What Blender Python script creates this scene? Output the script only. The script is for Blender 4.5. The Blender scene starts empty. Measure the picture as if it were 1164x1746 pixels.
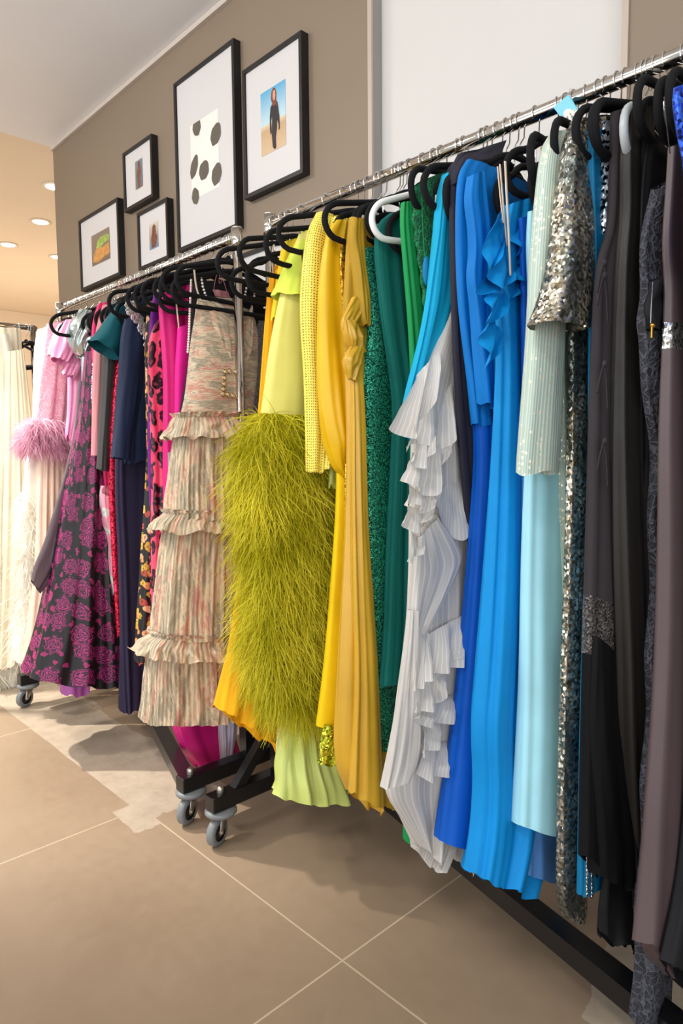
import bpy, math, random
from mathutils import Vector, Matrix, noise
PI = math.pi
sc = bpy.context.scene
COL = sc.collection

# ------------------------------------------------------------------ camera model
F = 1158.8
CX, CY = 582.0, 873.0
RX = Vector((0.69367919, 0.05269234, -0.71835416))
RY = Vector((0.72023316, -0.06260305, 0.69090162))
RZ = Vector((-0.00856594, -0.99664656, -0.0813772))
CAM = Vector((0.0, 0.0, 1.15))
YR, ZR = 1.314, 1.852          # hanging rail: distance from the aisle and height
YW = 1.66                      # face of the brown wall


def on(px, py, ax, val):
    """Point of the place seen at a photo position, on the plane axis=val."""
    q = Vector((px - CX, py - CY, F))
    d = Vector((RX.dot(q), RY.dot(q), RZ.dot(q)))
    t = (val - CAM[ax]) / d[ax]
    return CAM + d * t


def srgb(r, g, b, a=1.0):
    def f(c):
        c = c / 255.0
        return c / 12.92 if c <= 0.04045 else ((c + 0.055) / 1.055) ** 2.4
    return (f(r), f(g), f(b), a)


# ------------------------------------------------------------------ mesh helpers
class MB:
    def __init__(s):
        s.v, s.f, s.uv = [], [], {}

    def add(s, verts, faces, uvs=None):
        o = len(s.v)
        s.v += [tuple(p) for p in verts]
        for k, fc in enumerate(faces):
            if uvs is not None:
                s.uv[len(s.f)] = uvs[k]
            s.f.append(tuple(i + o for i in fc))

    def box(s, x0, x1, y0, y1, z0, z1):
        v = [(x, y, z) for x in (x0, x1) for y in (y0, y1) for z in (z0, z1)]
        s.add(v, [(0, 1, 3, 2), (4, 6, 7, 5), (0, 4, 5, 1), (2, 3, 7, 6), (0, 2, 6, 4), (1, 5, 7, 3)])

    def bar(s, p, q, w, h):
        """square section bar from p to q: w horizontal, h vertical"""
        p, q = Vector(p), Vector(q)
        d = (q - p).normalized()
        up = Vector((0, 0, 1)) if abs(d.z) < .95 else Vector((1, 0, 0))
        sd = d.cross(up).normalized()
        up = sd.cross(d)
        v = []
        for e in (p, q):
            for a, b in ((-1, -1), (1, -1), (1, 1), (-1, 1)):
                v.append(e + sd * (a * w / 2) + up * (b * h / 2))
        s.add(v, [(3, 2, 1, 0), (4, 5, 6, 7)] + [(i, (i + 1) % 4, 4 + (i + 1) % 4, 4 + i) for i in range(4)])

    def tube(s, pts, r, n=8, closed=False, flat=None):
        """round tube along pts; r number or list; flat=(axis vector, ratio) squashes along axis"""
        pts = [Vector(p) for p in pts]
        m = len(pts)
        rs = r if isinstance(r, (list, tuple)) else [r] * m
        ref = None
        v = []
        for i, p in enumerate(pts):
            a = pts[(i - 1) % m] if (closed or i) else pts[i]
            b = pts[(i + 1) % m] if (closed or i < m - 1) else pts[i]
            d = (b - a)
            d = d.normalized() if d.length > 1e-9 else Vector((0, 0, 1))
            if ref is None:
                ref = Vector((1, 0, 0)) if abs(d.x) < .9 else Vector((0, 1, 0))
            ref = (ref - d * ref.dot(d))
            ref = ref.normalized() if ref.length > 1e-6 else d.orthogonal().normalized()
            bi = d.cross(ref)
            for k in range(n):
                a_ = 2 * PI * k / n
                o = (ref * math.cos(a_) + bi * math.sin(a_)) * rs[i]
                if flat:
                    o = o - flat[0] * (o.dot(flat[0]) * (1 - flat[1]))
                v.append(p + o)
        f = []
        for i in range(m if closed else m - 1):
            j = (i + 1) % m
            for k in range(n):
                k2 = (k + 1) % n
                f.append((i * n + k, i * n + k2, j * n + k2, j * n + k))
        if not closed:
            f.append(tuple(range(n - 1, -1, -1)))
            f.append(tuple((m - 1) * n + k for k in range(n)))
        s.add(v, f)

    def lathe(s, c, prof, n=24, axis=2):
        """profile (radius, height) turned about an axis through c"""
        v = []
        for r, h in prof:
            for k in range(n):
                a = 2 * PI * k / n
                q = [r * math.cos(a), r * math.sin(a), h]
                if axis == 0:
                    q = [h, q[0], q[1]]
                elif axis == 1:
                    q = [q[0], h, q[1]]
                v.append(Vector(c) + Vector(q))
        f = []
        for i in range(len(prof) - 1):
            for k in range(n):
                k2 = (k + 1) % n
                f.append((i * n + k, i * n + k2, (i + 1) * n + k2, (i + 1) * n + k))
        f.append(tuple(range(n - 1, -1, -1)))
        f.append(tuple((len(prof) - 1) * n + k for k in range(n)))
        s.add(v, f)

    def ball(s, c, r, n=6, sx=1, sy=1, sz=1):
        v, f = [], []
        rows = n
        for i in range(rows + 1):
            th = PI * i / rows
            for k in range(n + 2):
                ph = 2 * PI * k / (n + 2)
                v.append((c[0] + sx * r * math.sin(th) * math.cos(ph), c[1] + sy * r * math.sin(th) * math.sin(ph), c[2] + sz * r * math.cos(th)))
        m = n + 2
        for i in range(rows):
            for k in range(m):
                f.append((i * m + k, i * m + (k + 1) % m, (i + 1) * m + (k + 1) % m, (i + 1) * m + k))
        s.add(v, f)

    def build(s, name, mat, parent=None, smooth=True, bevel=0):
        me = bpy.data.meshes.new(name)
        me.from_pydata(s.v, [], s.f)
        if s.uv:
            ul = me.uv_layers.new(name='UVMap')
            for pi, p in enumerate(me.polygons):
                u = s.uv.get(pi)
                if u:
                    for k, li in enumerate(p.loop_indices):
                        ul.data[li].uv = u[k]
        me.materials.append(mat)
        if smooth:
            me.polygons.foreach_set('use_smooth', [True] * len(me.polygons))
        me.update()
        o = bpy.data.objects.new(name, me)
        COL.objects.link(o)
        if parent is not None:
            attach(o, parent)
        if bevel:
            b = o.modifiers.new('bevel', 'BEVEL')
            b.width = bevel
            b.segments = 2
            b.limit_method = 'ANGLE'
        return o


def world_loc(o):
    p = Vector(o.location)
    while o.parent:
        o = o.parent
        p += Vector(o.location)
    return p


def attach(o, parent):
    """parent a mesh that was built in world coordinates (things are only translated)"""
    off = world_loc(parent)
    if o.type == 'MESH':
        o.data.transform(Matrix.Translation(-off))
    o.parent = parent


def thing(name, label, cat, loc=(0, 0, 0), group=None):
    o = bpy.data.objects.new(name, None)
    COL.objects.link(o)
    o.empty_display_size = .05
    o.location = loc
    return tag(o, label, cat, group)


def tag(o, label, cat, group=None):
    o['label'] = label
    o['category'] = cat
    if group:
        o['group'] = group
    return o


def struct(name, mb, mat, smooth=False):
    o = mb.build(name, mat, None, smooth)
    o['kind'] = 'structure'
    return o


def smooth_line(p, it=2):
    """Chaikin corner cutting, end points kept"""
    for _ in range(it):
        q = [p[0]]
        for a, b in zip(p, p[1:]):
            q.append(tuple(x * .75 + y * .25 for x, y in zip(a, b)))
            q.append(tuple(x * .25 + y * .75 for x, y in zip(a, b)))
        q.append(p[-1])
        p = q
    return p


def resample(p, n):
    d = [0.0]
    for a, b in zip(p, p[1:]):
        d.append(d[-1] + math.dist(a, b))
    out, j = [], 0
    for i in range(n):
        t = d[-1] * i / (n - 1)
        while j < len(p) - 2 and d[j + 1] < t:
            j += 1
        k = 0 if d[j + 1] == d[j] else (t - d[j]) / (d[j + 1] - d[j])
        out.append(tuple(x + (y - x) * min(1, max(0, k)) for x, y in zip(p[j], p[j + 1])))
    return out


def lerp_tab(tab, v):
    if not isinstance(tab, (list, tuple)):
        return tab
    if not isinstance(tab[0], (list, tuple)):
        return tab[0] + (tab[1] - tab[0]) * v
    if v <= tab[0][0]:
        return tab[0][1]
    for (a, x), (b, y) in zip(tab, tab[1:]):
        if v <= b:
            k = (v - a) / (b - a)
            return x + (y - x) * k
    return tab[-1][1]


def nz1(x, seed):
    return noise.noise(Vector((x, seed * 7.31, seed * 3.7)))


class Loft:
    """A hanging fabric tube: rows run from its aisle-side edge L to its wall-side edge R (photo outlines
    taken on the plane x=X), t is the half thickness, folds run down it."""

    def __init__(s, X, L, R=None, t=.018, n=9, amp=(.003, .009), seed=1, hem=.012, nz=64, nu=112,
                 lean=0, rise=0, backmax=1.60, it=2, sharp=.85, cut=0, wob=.004, power=1.0, zig=0, minw=.03, diag=0):
        rnd = random.Random(seed * 77 + 5)
        Lw = [on(px, py, 0, X + lean * i / (len(L) - 1)) for i, (px, py) in enumerate(L)]
        Lw = [(p.y, p.z) for p in Lw]
        Lw = resample(smooth_line(Lw, it), nz) if it else resample(Lw, nz)
        if R:
            Rw = [on(px, py, 0, X + lean * i / (len(R) - 1)) for i, (px, py) in enumerate(R)]
            Rw = [(p.y, p.z) for p in Rw]
            Rw = resample(smooth_line(Rw, it), nz) if it else resample(Rw, nz)
        else:
            Rw = [(min(backmax - .02 * abs(nz1(z * 3, seed)), max(y + minw, 2 * YR - y)), z) for y, z in Lw]
        s.nz, s.nu, s.X = nz, nu, X
        ph = [rnd.uniform(0, 6.28) for _ in range(8)]
        s.P, s.U = [], []
        tot = sum(math.dist(a, b) for a, b in zip(Lw, Lw[1:]))
        wmax = max(math.dist(a, b) for a, b in zip(Lw, Rw))
        for i in range(nz):
            v = i / (nz - 1)
            (y0, z0), (y1, z1) = Lw[i], Rw[i]
            tt = lerp_tab(t, v)
            am = lerp_tab(amp, v)
            row, ur = [], []
            for k in range(nu):
                a = 2 * PI * k / nu
                ca, sa = math.cos(a), math.sin(a)
                S = (1 - math.copysign(abs(ca) ** power, ca)) / 2
                w = a + .22 * math.sin(2 * a + ph[0]) + .13 * math.sin(3 * a + ph[1]) + .05 * math.sin(7 * a + ph[5])
                w += .10 * nz1(v * 2.2 + 10, seed) + diag * v
                q = math.sin(n * w + ph[2])
                q = math.copysign(abs(q) ** sharp, q)
                q2 = math.sin(1.9 * n * w + ph[3] + 1.4 * nz1(v * 1.6, seed + 3))
                q3 = noise.noise(Vector((a * 2.0, v * 3.0, seed * 2.3)))
                gate = .45 + .75 * abs(noise.noise(Vector((a * 1.3 + 4, v * .9, seed * 1.7)))) * 2
                d = am * (q * .7 * gate + .3 * q2 + .7 * q3)
                edge = abs(sa) ** .7
                x = X + lean * v + (1 if sa >= 0 else -1) * tt * edge
                x += d * (1 if sa >= 0 else -1) * (edge * .9 + .1)
                y = y0 + (y1 - y0) * S - d * .55 * ca
                z = z0 + (z1 - z0) * S
                x += wob * nz1(v * 2.5 + S, seed + 9)
                z += rise * (1 - (2 * S - 1) ** 2) * math.exp(-v * 9)
                if hem:
                    z += hem * (q * .3 + .3 * q2 + 1.2 * q3) * max(0, v - .8) ** 2 * 25
                if zig:
                    y += zig * math.sin(v * 40 + ph[4]) * math.exp(-S * 8)
                row.append(Vector((x, y, z)))
                ur.append((a / (2 * PI) * wmax * 2.2, v * tot))
            s.P.append(row)
            s.U.append(ur)

    def mb(s, v0=0.0, v1=1.0, cap=False):
        i0, i1 = int(round(v0 * (s.nz - 1))), int(round(v1 * (s.nz - 1)))
        m = MB()
        nu = s.nu
        verts = [p for i in range(i0, i1 + 1) for p in s.P[i]]
        faces, uvs = [], []
        for i in range(i1 - i0):
            for k in range(nu):
                k2 = (k + 1) % nu
                faces.append((i * nu + k2, i * nu + k, (i + 1) * nu + k, (i + 1) * nu + k2))
                u0, u1 = s.U[i0 + i], s.U[i0 + i + 1]
                ww = s.U[0][1][0] * nu
                a0, a1 = u0[k][0], u0[k][0] + ww / nu
                uvs.append(((a1, u0[k][1]), (a0, u0[k][1]), (a0, u1[k][1]), (a1, u1[k][1])))
        m.add(verts, faces, uvs)
        if cap:
            m.add([], [])
            m.f.append(tuple(range(nu)))
        return m

    def at(s, a, v):
        """point and outward normal"""
        i = min(s.nz - 2, int(v * (s.nz - 1)))
        k = int(a * s.nu) % s.nu
        p = s.P[i][k]
        e = s.P[i][(k + 1) % s.nu] - s.P[i][(k - 1) % s.nu]
        g = s.P[i + 1][k] - s.P[max(0, i - 1)][k]
        nrm = e.cross(g)
        nrm = nrm.normalized() if nrm.length > 1e-9 else Vector((1, 0, 0))
        c = sum(s.P[i], Vector()) / s.nu
        if nrm.dot(p - c) < 0:
            nrm = -nrm
        return p.copy(), nrm


def flounce(X, path, drop, waves=5, amp=.03, seed=1, out=.03, nu=120, nv=14, yk=.5, x0=.0):
    """a ruffle sewn along a photo path (on the plane x=X) whose free edge hangs and waves"""
    P = [on(px, py, 0, X) for px, py in path]
    P = resample(smooth_line([(p.y, p.z) for p in P], 2), nu)
    rnd = random.Random(seed)
    ph, ph2 = rnd.uniform(0, 6.28), rnd.uniform(0, 6.28)
    v, f, uv = [], [], []
    for j in range(nv):
        b = j / (nv - 1)
        for i in range(nu):
            u = i / (nu - 1)
            y, z = P[i]
            dr = lerp_tab(drop, u)
            w = math.sin(waves * 2 * PI * u + ph + .6 * math.sin(3 * u + ph2))
            c = math.cos(waves * 2 * PI * u + ph + .6 * math.sin(3 * u + ph2))
            x = X + x0 + out * b ** .8 + amp * b * w
            y = y + yk * amp * b * c + amp * .25 * b * math.sin(2.7 * waves * u * 6.28)
            z = z - dr * b + .35 * amp * b * b * c
            v.append((x, y, z))
    for j in range(nv - 1):
        for i in range(nu - 1):
            f.append((j * nu + i, j * nu + i + 1, (j + 1) * nu + i + 1, (j + 1) * nu + i))
            L = .6
            uv.append(tuple((L * ii / nu, .2 * jj / nv) for ii, jj in ((i, j), (i + 1, j), (i + 1, j + 1), (i, j + 1))))
    m = MB()
    m.add(v, f, uv)
    return m
# ------------------------------------------------------------------ materials
class NT:
    def __init__(s, name):
        s.m = bpy.data.materials.new(name)
        s.m.use_nodes = True
        s.t = s.m.node_tree
        s.b = s.t.nodes['Principled BSDF']
        s.o = s.t.nodes['Material Output']

    def n(s, ty, **kw):
        nd = s.t.nodes.new(ty)
        for k, v in kw.items():
            if hasattr(nd, k) and k not in nd.inputs:
                setattr(nd, k, v)
            else:
                nd.inputs[k].default_value = v
        return nd

    def l(s, a, b):
        s.t.links.new(a, b)

    def val(s, k, v):
        s.b.inputs[k].default_value = v

    def ramp(s, src, stops, interp='LINEAR'):
        r = s.t.nodes.new('ShaderNodeValToRGB')
        r.color_ramp.interpolation = interp
        e = r.color_ramp.elements
        while len(e) < len(stops):
            e.new(.5)
        for k, (p, c) in enumerate(stops):
            e[k].position = p
            e[k].color = c if len(c) == 4 else (*c, 1)
        s.l(src, r.inputs[0])
        return r.outputs[0]

    def coord(s, kind='Object'):
        return s.t.nodes.new('ShaderNodeTexCoord').outputs[kind]

    def mapping(s, src, scale=(1, 1, 1), rot=(0, 0, 0), loc=(0, 0, 0)):
        mp = s.t.nodes.new('ShaderNodeMapping')
        mp.inputs['Scale'].default_value = scale
        mp.inputs['Rotation'].default_value = rot
        mp.inputs['Location'].default_value = loc
        s.l(src, mp.inputs[0])
        return mp.outputs[0]

    def noise(s, src, scale, detail=2, rough=.5, dist=0):
        nd = s.n('ShaderNodeTexNoise', Scale=scale, Detail=detail, Roughness=rough, Distortion=dist)
        s.l(src, nd.inputs['Vector'])
        return nd

    def math(s, op, a, b=None, c=None):
        nd = s.t.nodes.new('ShaderNodeMath')
        nd.operation = op
        for k, x in enumerate((a, b, c)):
            if x is None:
                continue
            if isinstance(x, (int, float)):
                nd.inputs[k].default_value = x
            else:
                s.l(x, nd.inputs[k])
        return nd.outputs[0]

    def mix(s, fac, a, b, blend='MIX'):
        nd = s.t.nodes.new('ShaderNodeMix')
        nd.data_type = 'RGBA'
        nd.blend_type = blend
        for idx, x in ((0, fac), (6, a), (7, b)):
            if isinstance(x, (int, float)):
                nd.inputs[idx].default_value = x
            elif isinstance(x, tuple):
                nd.inputs[idx].default_value = x
            else:
                s.l(x, nd.inputs[idx])
        return nd.outputs[2]

    def bump(s, h, strength=.3, dist=.002):
        nd = s.n('ShaderNodeBump', Strength=strength, Distance=dist)
        s.l(h, nd.inputs['Height'])
        s.l(nd.outputs[0], s.b.inputs['Normal'])
        return nd


def sc3(c, k):
    return (min(1, c[0] * k), min(1, c[1] * k), min(1, c[2] * k), 1)


def paint(name, c, rough=.6, var=.06, scale=3, bump=.05, bscale=180, metallic=0, spec=.4):
    t = NT(name)
    co = t.coord()
    nz = t.noise(co, scale, 4)
    t.l(t.ramp(nz.outputs[0], [(.3, sc3(c, 1 - var)), (.7, sc3(c, 1 + var))]), t.b.inputs['Base Color'])
    t.val('Roughness', rough)
    t.val('Metallic', metallic)
    t.val('Specular IOR Level', spec)
    if bump:
        t.bump(t.noise(co, bscale, 2).outputs[0], bump, .001)
    return t.m


def fabric(name, c, rough=.75, sheen=.25, var=.08, weave=900, bump=.12, streak=.0, spec=.25, metallic=0, c2=None, aniso=0, trans=0):
    t = NT(name)
    uv = t.coord('UV')
    ob = t.coord()
    nz = t.noise(ob, 7, 3)
    base = t.ramp(nz.outputs[0], [(.3, sc3(c, 1 - var)), (.7, c2 if c2 else sc3(c, 1 + var))])
    if streak:
        st = t.noise(t.mapping(uv, (160, 2.0, 1)), 1, 2)
        base = t.mix(streak, base, t.ramp(st.outputs[0], [(.35, sc3(c, .55)), (.65, sc3(c, 1.35))]))
    t.l(base, t.b.inputs['Base Color'])
    t.val('Roughness', rough)
    t.val('Specular IOR Level', spec)
    t.val('Sheen Weight', sheen)
    t.val('Sheen Roughness', .4)
    t.val('Sheen Tint', sc3(c, 1.4))
    t.val('Metallic', metallic)
    if aniso:
        t.val('Anisotropic', aniso)
    if trans:
        tr = t.n('ShaderNodeBsdfTranslucent')
        t.l(base, tr.inputs[0])
        mx = t.n('ShaderNodeMixShader')
        mx.inputs[0].default_value = trans
        t.l(t.b.outputs[0], mx.inputs[1])
        t.l(tr.outputs[0], mx.inputs[2])
        t.l(mx.outputs[0], t.o.inputs[0])
    if streak:
        st = t.noise(t.mapping(uv, (140, 1.2, 1)), 1, 2)
        h = t.math('ADD', t.math('MULTIPLY', st.outputs[0], 3.0), t.noise(ob, weave, 1).outputs[0])
    else:
        h = t.math('ADD', t.math('MULTIPLY', t.noise(t.mapping(ob, (1, 1, .25)), 45, 3).outputs[0], 1.5), t.noise(ob, weave, 1).outputs[0])
    t.bump(h, bump, .003)
    return t.m


def satin(name, c, rough=.34, **k):
    return fabric(name, c, rough=rough, sheen=.1, bump=k.pop('bump', .06), spec=k.pop('spec', .5), **k)


def pleated(name, c, c2, freq=120, rough=.7, bump=.5, mixw=.5, spec=.25):
    """fine vertical pleats in the cloth"""
    t = NT(name)
    uv = t.coord('UV')
    w = t.n('ShaderNodeTexWave', Scale=freq / 6.28, Distortion=1.2, Detail=1)
    w.bands_direction = 'X'
    t.l(t.mapping(uv, (1, .08, 1)), w.inputs['Vector'])
    nz = t.noise(t.coord(), 6, 3)
    a = t.ramp(w.outputs[1], [(.1, c2), (.6, c)])
    t.l(t.mix(t.math('MULTIPLY', nz.outputs[0], .35), a, sc3(c, .75)), t.b.inputs['Base Color'])
    t.val('Roughness', rough)
    t.val('Specular IOR Level', spec)
    t.val('Sheen Weight', .2)
    t.bump(w.outputs[1], bump, .004)
    return t.m


def sparkle(name, c, c2, scale=320, tilt=.9, metallic=.75, rough=.3, dark=None, big=0, mask=None, z=1.0):
    """sequins or lurex: every cell tips its own way and has its own tone"""
    t = NT(name)
    ob = t.mapping(t.coord(), (1, 1, z))
    v = t.n('ShaderNodeTexVoronoi', Scale=scale)
    t.l(ob, v.inputs['Vector'])
    sep = t.n('ShaderNodeSeparateColor')
    t.l(v.outputs['Color'], sep.inputs[0])
    stops = [(0, dark if dark else sc3(c, .35)), (.35, c), (.75, c2), (1, sc3(c2, 1.25))]
    col = t.ramp(sep.outputs[0], stops)
    if big:
        nb = t.noise(t.mapping(t.coord(), (1, 1, .35)), big, 3)
        col = t.mix(t.ramp(nb.outputs[0], [(.42, (0, 0, 0, 1)), (.62, (.85, .85, .85, 1))]), col, mask if mask else sc3(c, .5))
    t.l(col, t.b.inputs['Base Color'])
    g = t.n('ShaderNodeNewGeometry')
    sub = t.n('ShaderNodeVectorMath', operation='SUBTRACT')
    t.l(v.outputs['Color'], sub.inputs[0])
    sub.inputs[1].default_value = (.5, .5, .5)
    scl = t.n('ShaderNodeVectorMath', operation='SCALE')
    t.l(sub.outputs[0], scl.inputs[0])
    scl.inputs['Scale'].default_value = tilt
    ad = t.n('ShaderNodeVectorMath', operation='ADD')
    t.l(g.outputs['Normal'], ad.inputs[0])
    t.l(scl.outputs[0], ad.inputs[1])
    nm = t.n('ShaderNodeVectorMath', operation='NORMALIZE')
    t.l(ad.outputs[0], nm.inputs[0])
    t.l(nm.outputs[0], t.b.inputs['Normal'])
    t.val('Metallic', metallic)
    t.val('Roughness', rough)
    return t.m


def ribbed_sequin(name, c, c2, shine):
    """knitted ribs with small clear sequins, thickest in drifting bands"""
    t = NT(name)
    uv = t.coord('UV')
    ob = t.coord()
    w = t.n('ShaderNodeTexWave', Scale=300 / 6.28, Distortion=.8)
    w.bands_direction = 'X'
    t.l(uv, w.inputs['Vector'])
    col = t.ramp(w.outputs[1], [(.1, c), (.8, c2)])
    v = t.n('ShaderNodeTexVoronoi', Scale=170)
    t.l(ob, v.inputs['Vector'])
    sep = t.n('ShaderNodeSeparateColor')
    t.l(v.outputs['Color'], sep.inputs[0])
    nb = t.noise(t.mapping(ob, (1, 16, 3)), 1.6, 3)
    disc = t.math('LESS_THAN', v.outputs['Distance'], .42)
    m_ = t.math('MULTIPLY', disc, t.math('LESS_THAN', sep.outputs[0], t.ramp(nb.outputs[0], [(.45, (.10,) * 3), (.62, (.75,) * 3)])))
    t.l(t.mix(m_, col, shine), t.b.inputs['Base Color'])
    t.l(t.math('MULTIPLY', m_, .35), t.b.inputs['Metallic'])
    t.l(t.math('SUBTRACT', .6, t.math('MULTIPLY', m_, .42)), t.b.inputs['Roughness'])
    t.bump(t.math('ADD', w.outputs[1], t.math('MULTIPLY', m_, sep.outputs[1])), .25, .002)
    return t.m


def dots(name, c, dot, scale=180, size=.28, rough=.6, metal=0, uvk=True, z=1, rand=.0):
    t = NT(name)
    src = t.mapping(t.coord('UV' if uvk else 'Object'), (1, z, 1))
    v = t.n('ShaderNodeTexVoronoi', Scale=scale, Randomness=rand)
    if uvk:
        v.voronoi_dimensions = '2D'
    t.l(src, v.inputs['Vector'])
    m_ = t.ramp(v.outputs['Distance'], [(size, (1, 1, 1, 1)), (size + .05, (0, 0, 0, 1))])
    t.l(t.mix(m_, c, dot), t.b.inputs['Base Color'])
    t.val('Roughness', rough)
    t.l(t.math('MULTIPLY', m_, metal), t.b.inputs['Metallic'])
    t.bump(m_, .3, .002)
    return t.m


def jacquard(name, ground, rose, rose2, leaf, scale=11, rad=.42):
    """woven roses with petal rings, small leaves between"""
    t = NT(name)
    uv = t.coord('UV')
    wob = t.noise(uv, 45, 2)
    off = t.mix(.035, uv, wob.outputs['Color'])
    v = t.n('ShaderNodeTexVoronoi', Scale=scale, Randomness=.55)
    v.voronoi_dimensions = '2D'
    t.l(off, v.inputs['Vector'])
    d = t.math('ADD', v.outputs['Distance'], t.math('MULTIPLY', t.math('SUBTRACT', t.noise(uv, 60, 2).outputs[0], .5), .28))
    m1 = t.ramp(d, [(rad - .03, (1, 1, 1, 1)), (rad, (0, 0, 0, 1))])
    rings = t.math('SINE', t.math('ADD', t.math('MULTIPLY', v.outputs['Distance'], 62), t.math('MULTIPLY', t.noise(uv, 70, 2).outputs[0], 12)))
    petal = t.ramp(rings, [(.12, rose2), (.4, rose)])
    petal = t.mix(t.ramp(rings, [(.0, (.75, .75, .75, 1)), (.05, (0, 0, 0, 1))]), petal, sc3(ground, 1.0))
    v2 = t.n('ShaderNodeTexVoronoi', Scale=scale * 2.7, Randomness=.9)
    v2.voronoi_dimensions = '2D'
    t.l(t.mapping(off, (1, .75, 1), (0, 0, .5)), v2.inputs['Vector'])
    m2 = t.ramp(v2.outputs['Distance'], [(.24, (1, 1, 1, 1)), (.29, (0, 0, 0, 1))])
    sepc = t.n('ShaderNodeSeparateColor')
    t.l(v2.outputs['Color'], sepc.inputs[0])
    m2 = t.math('MULTIPLY', m2, t.math('GREATER_THAN', sepc.outputs[0], .45))
    col = t.mix(m2, ground, leaf)
    col = t.mix(m1, col, petal)
    t.l(col, t.b.inputs['Base Color'])
    t.val('Roughness', .48)
    t.val('Specular IOR Level', .45)
    t.bump(t.math('ADD', m1, t.math('MULTIPLY', rings, .2)), .12, .002)
    return t.m


def leopard(name, a, b, spot, scale=26):
    t = NT(name)
    uv = t.coord('UV')
    off = t.mix(.05, uv, t.noise(uv, 25, 2).outputs['Color'])
    v = t.n('ShaderNodeTexVoronoi', Scale=scale, Randomness=.9)
    v.voronoi_dimensions = '2D'
    t.l(t.mapping(off, (1.5, .8, 1)), v.inputs['Vector'])
    d = v.outputs['Distance']
    ground = t.ramp(t.noise(uv, 12, 3).outputs[0], [(.35, a), (.65, b)])
    m_ = t.ramp(d, [(.42, (1, 1, 1, 1)), (.50, (0, 0, 0, 1))])
    inner = t.ramp(d, [(.08, (.35, .35, .35, 1)), (.2, (0, 0, 0, 1))])
    t.l(t.mix(t.math('SUBTRACT', m_, inner), ground, spot), t.b.inputs['Base Color'])
    t.val('Roughness', .4)
    t.val('Specular IOR Level', .4)
    return t.m


def printed_tulle(name, stops, scale=(9, 3.2, 1), streak=.45, rough=.8, freq=150, bump=.5, band='X', dist=2.5):
    """watercolour flowers on finely gathered tulle"""
    t = NT(name)
    uv = t.coord('UV')
    nz = t.noise(t.mapping(uv, scale), 1.0, 6, .68, .5)
    col = t.ramp(nz.outputs[0], stops)
    n2 = t.noise(t.mapping(uv, (scale[0] * 1.7, scale[1] * 1.5, 1), (0, 0, 0), (3.3, 1.7, 0)), 1.0, 3)
    col = t.mix(t.ramp(n2.outputs[0], [(.57, (0, 0, 0, 1)), (.7, (.7, .7, .7, 1))]), col, srgb(184, 108, 104))
    n3 = t.noise(t.mapping(uv, (scale[0] * 1.3, scale[1] * 1.2, 1), (0, 0, 0), (7.3, 5.7, 0)), 1.0, 3)
    col = t.mix(t.ramp(n3.outputs[0], [(.58, (0, 0, 0, 1)), (.7, (.7, .7, .7, 1))]), col, srgb(120, 122, 104))
    w = t.n('ShaderNodeTexWave', Scale=freq / 6.28, Distortion=dist, Detail=2)
    w.bands_direction = band
    t.l(t.mapping(uv, (1, .10, 1) if band == 'X' else (.5, 1, 1)), w.inputs['Vector'])
    col = t.mix(streak, col, t.ramp(w.outputs[1], [(.15, srgb(146, 128, 110)), (.7, srgb(248, 236, 214))]), 'SOFT_LIGHT')
    t.l(col, t.b.inputs['Base Color'])
    t.val('Roughness', rough)
    t.val('Specular IOR Level', .15)
    t.val('Sheen Weight', .3)
    t.bump(w.outputs[1], bump, .003)
    return t.m


def striped(name, c, c2, freq=110, rough=.85):
    t = NT(name)
    uv = t.coord('UV')
    w = t.n('ShaderNodeTexWave', Scale=freq / 6.28, Distortion=.3)
    w.bands_direction = 'X'
    t.l(uv, w.inputs['Vector'])
    col = t.ramp(w.outputs[1], [(.80, c), (.93, c2)])
    t.l(col, t.b.inputs['Base Color'])
    t.val('Roughness', rough)
    t.val('Specular IOR Level', .15)
    t.val('Sheen Weight', .15)
    t.bump(t.noise(t.coord(), 60, 3).outputs[0], .15, .004)
    tr = t.n('ShaderNodeBsdfTranslucent')
    t.l(col, tr.inputs[0])
    mx = t.n('ShaderNodeMixShader')
    mx.inputs[0].default_value = .2
    t.l(t.b.outputs[0], mx.inputs[1])
    t.l(tr.outputs[0], mx.inputs[2])
    t.l(mx.outputs[0], t.o.inputs[0])
    return t.m


def blossoms(name, ground, cols, scale=34):
    t = NT(name)
    uv = t.coord('UV')
    off = t.mix(.03, uv, t.noise(uv, 40, 2).outputs['Color'])
    v = t.n('ShaderNodeTexVoronoi', Scale=scale, Randomness=1)
    v.voronoi_dimensions = '2D'
    t.l(off, v.inputs['Vector'])
    sep = t.n('ShaderNodeSeparateColor')
    t.l(v.outputs['Color'], sep.inputs[0])
    c = t.ramp(sep.outputs[0], [(k / len(cols), x) for k, x in enumerate(cols)], 'CONSTANT')
    m_ = t.ramp(v.outputs['Distance'], [(.36, (1, 1, 1, 1)), (.44, (0, 0, 0, 1))])
    m_ = t.math('MULTIPLY', m_, t.math('GREATER_THAN', sep.outputs[1], .25))
    core = t.ramp(v.outputs['Distance'], [(.07, (.6, .6, .6, 1)), (.14, (0, 0, 0, 1))])
    t.l(t.mix(core, t.mix(m_, ground, c), sc3(ground, .6)), t.b.inputs['Base Color'])
    t.val('Roughness', .5)
    return t.m


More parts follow.
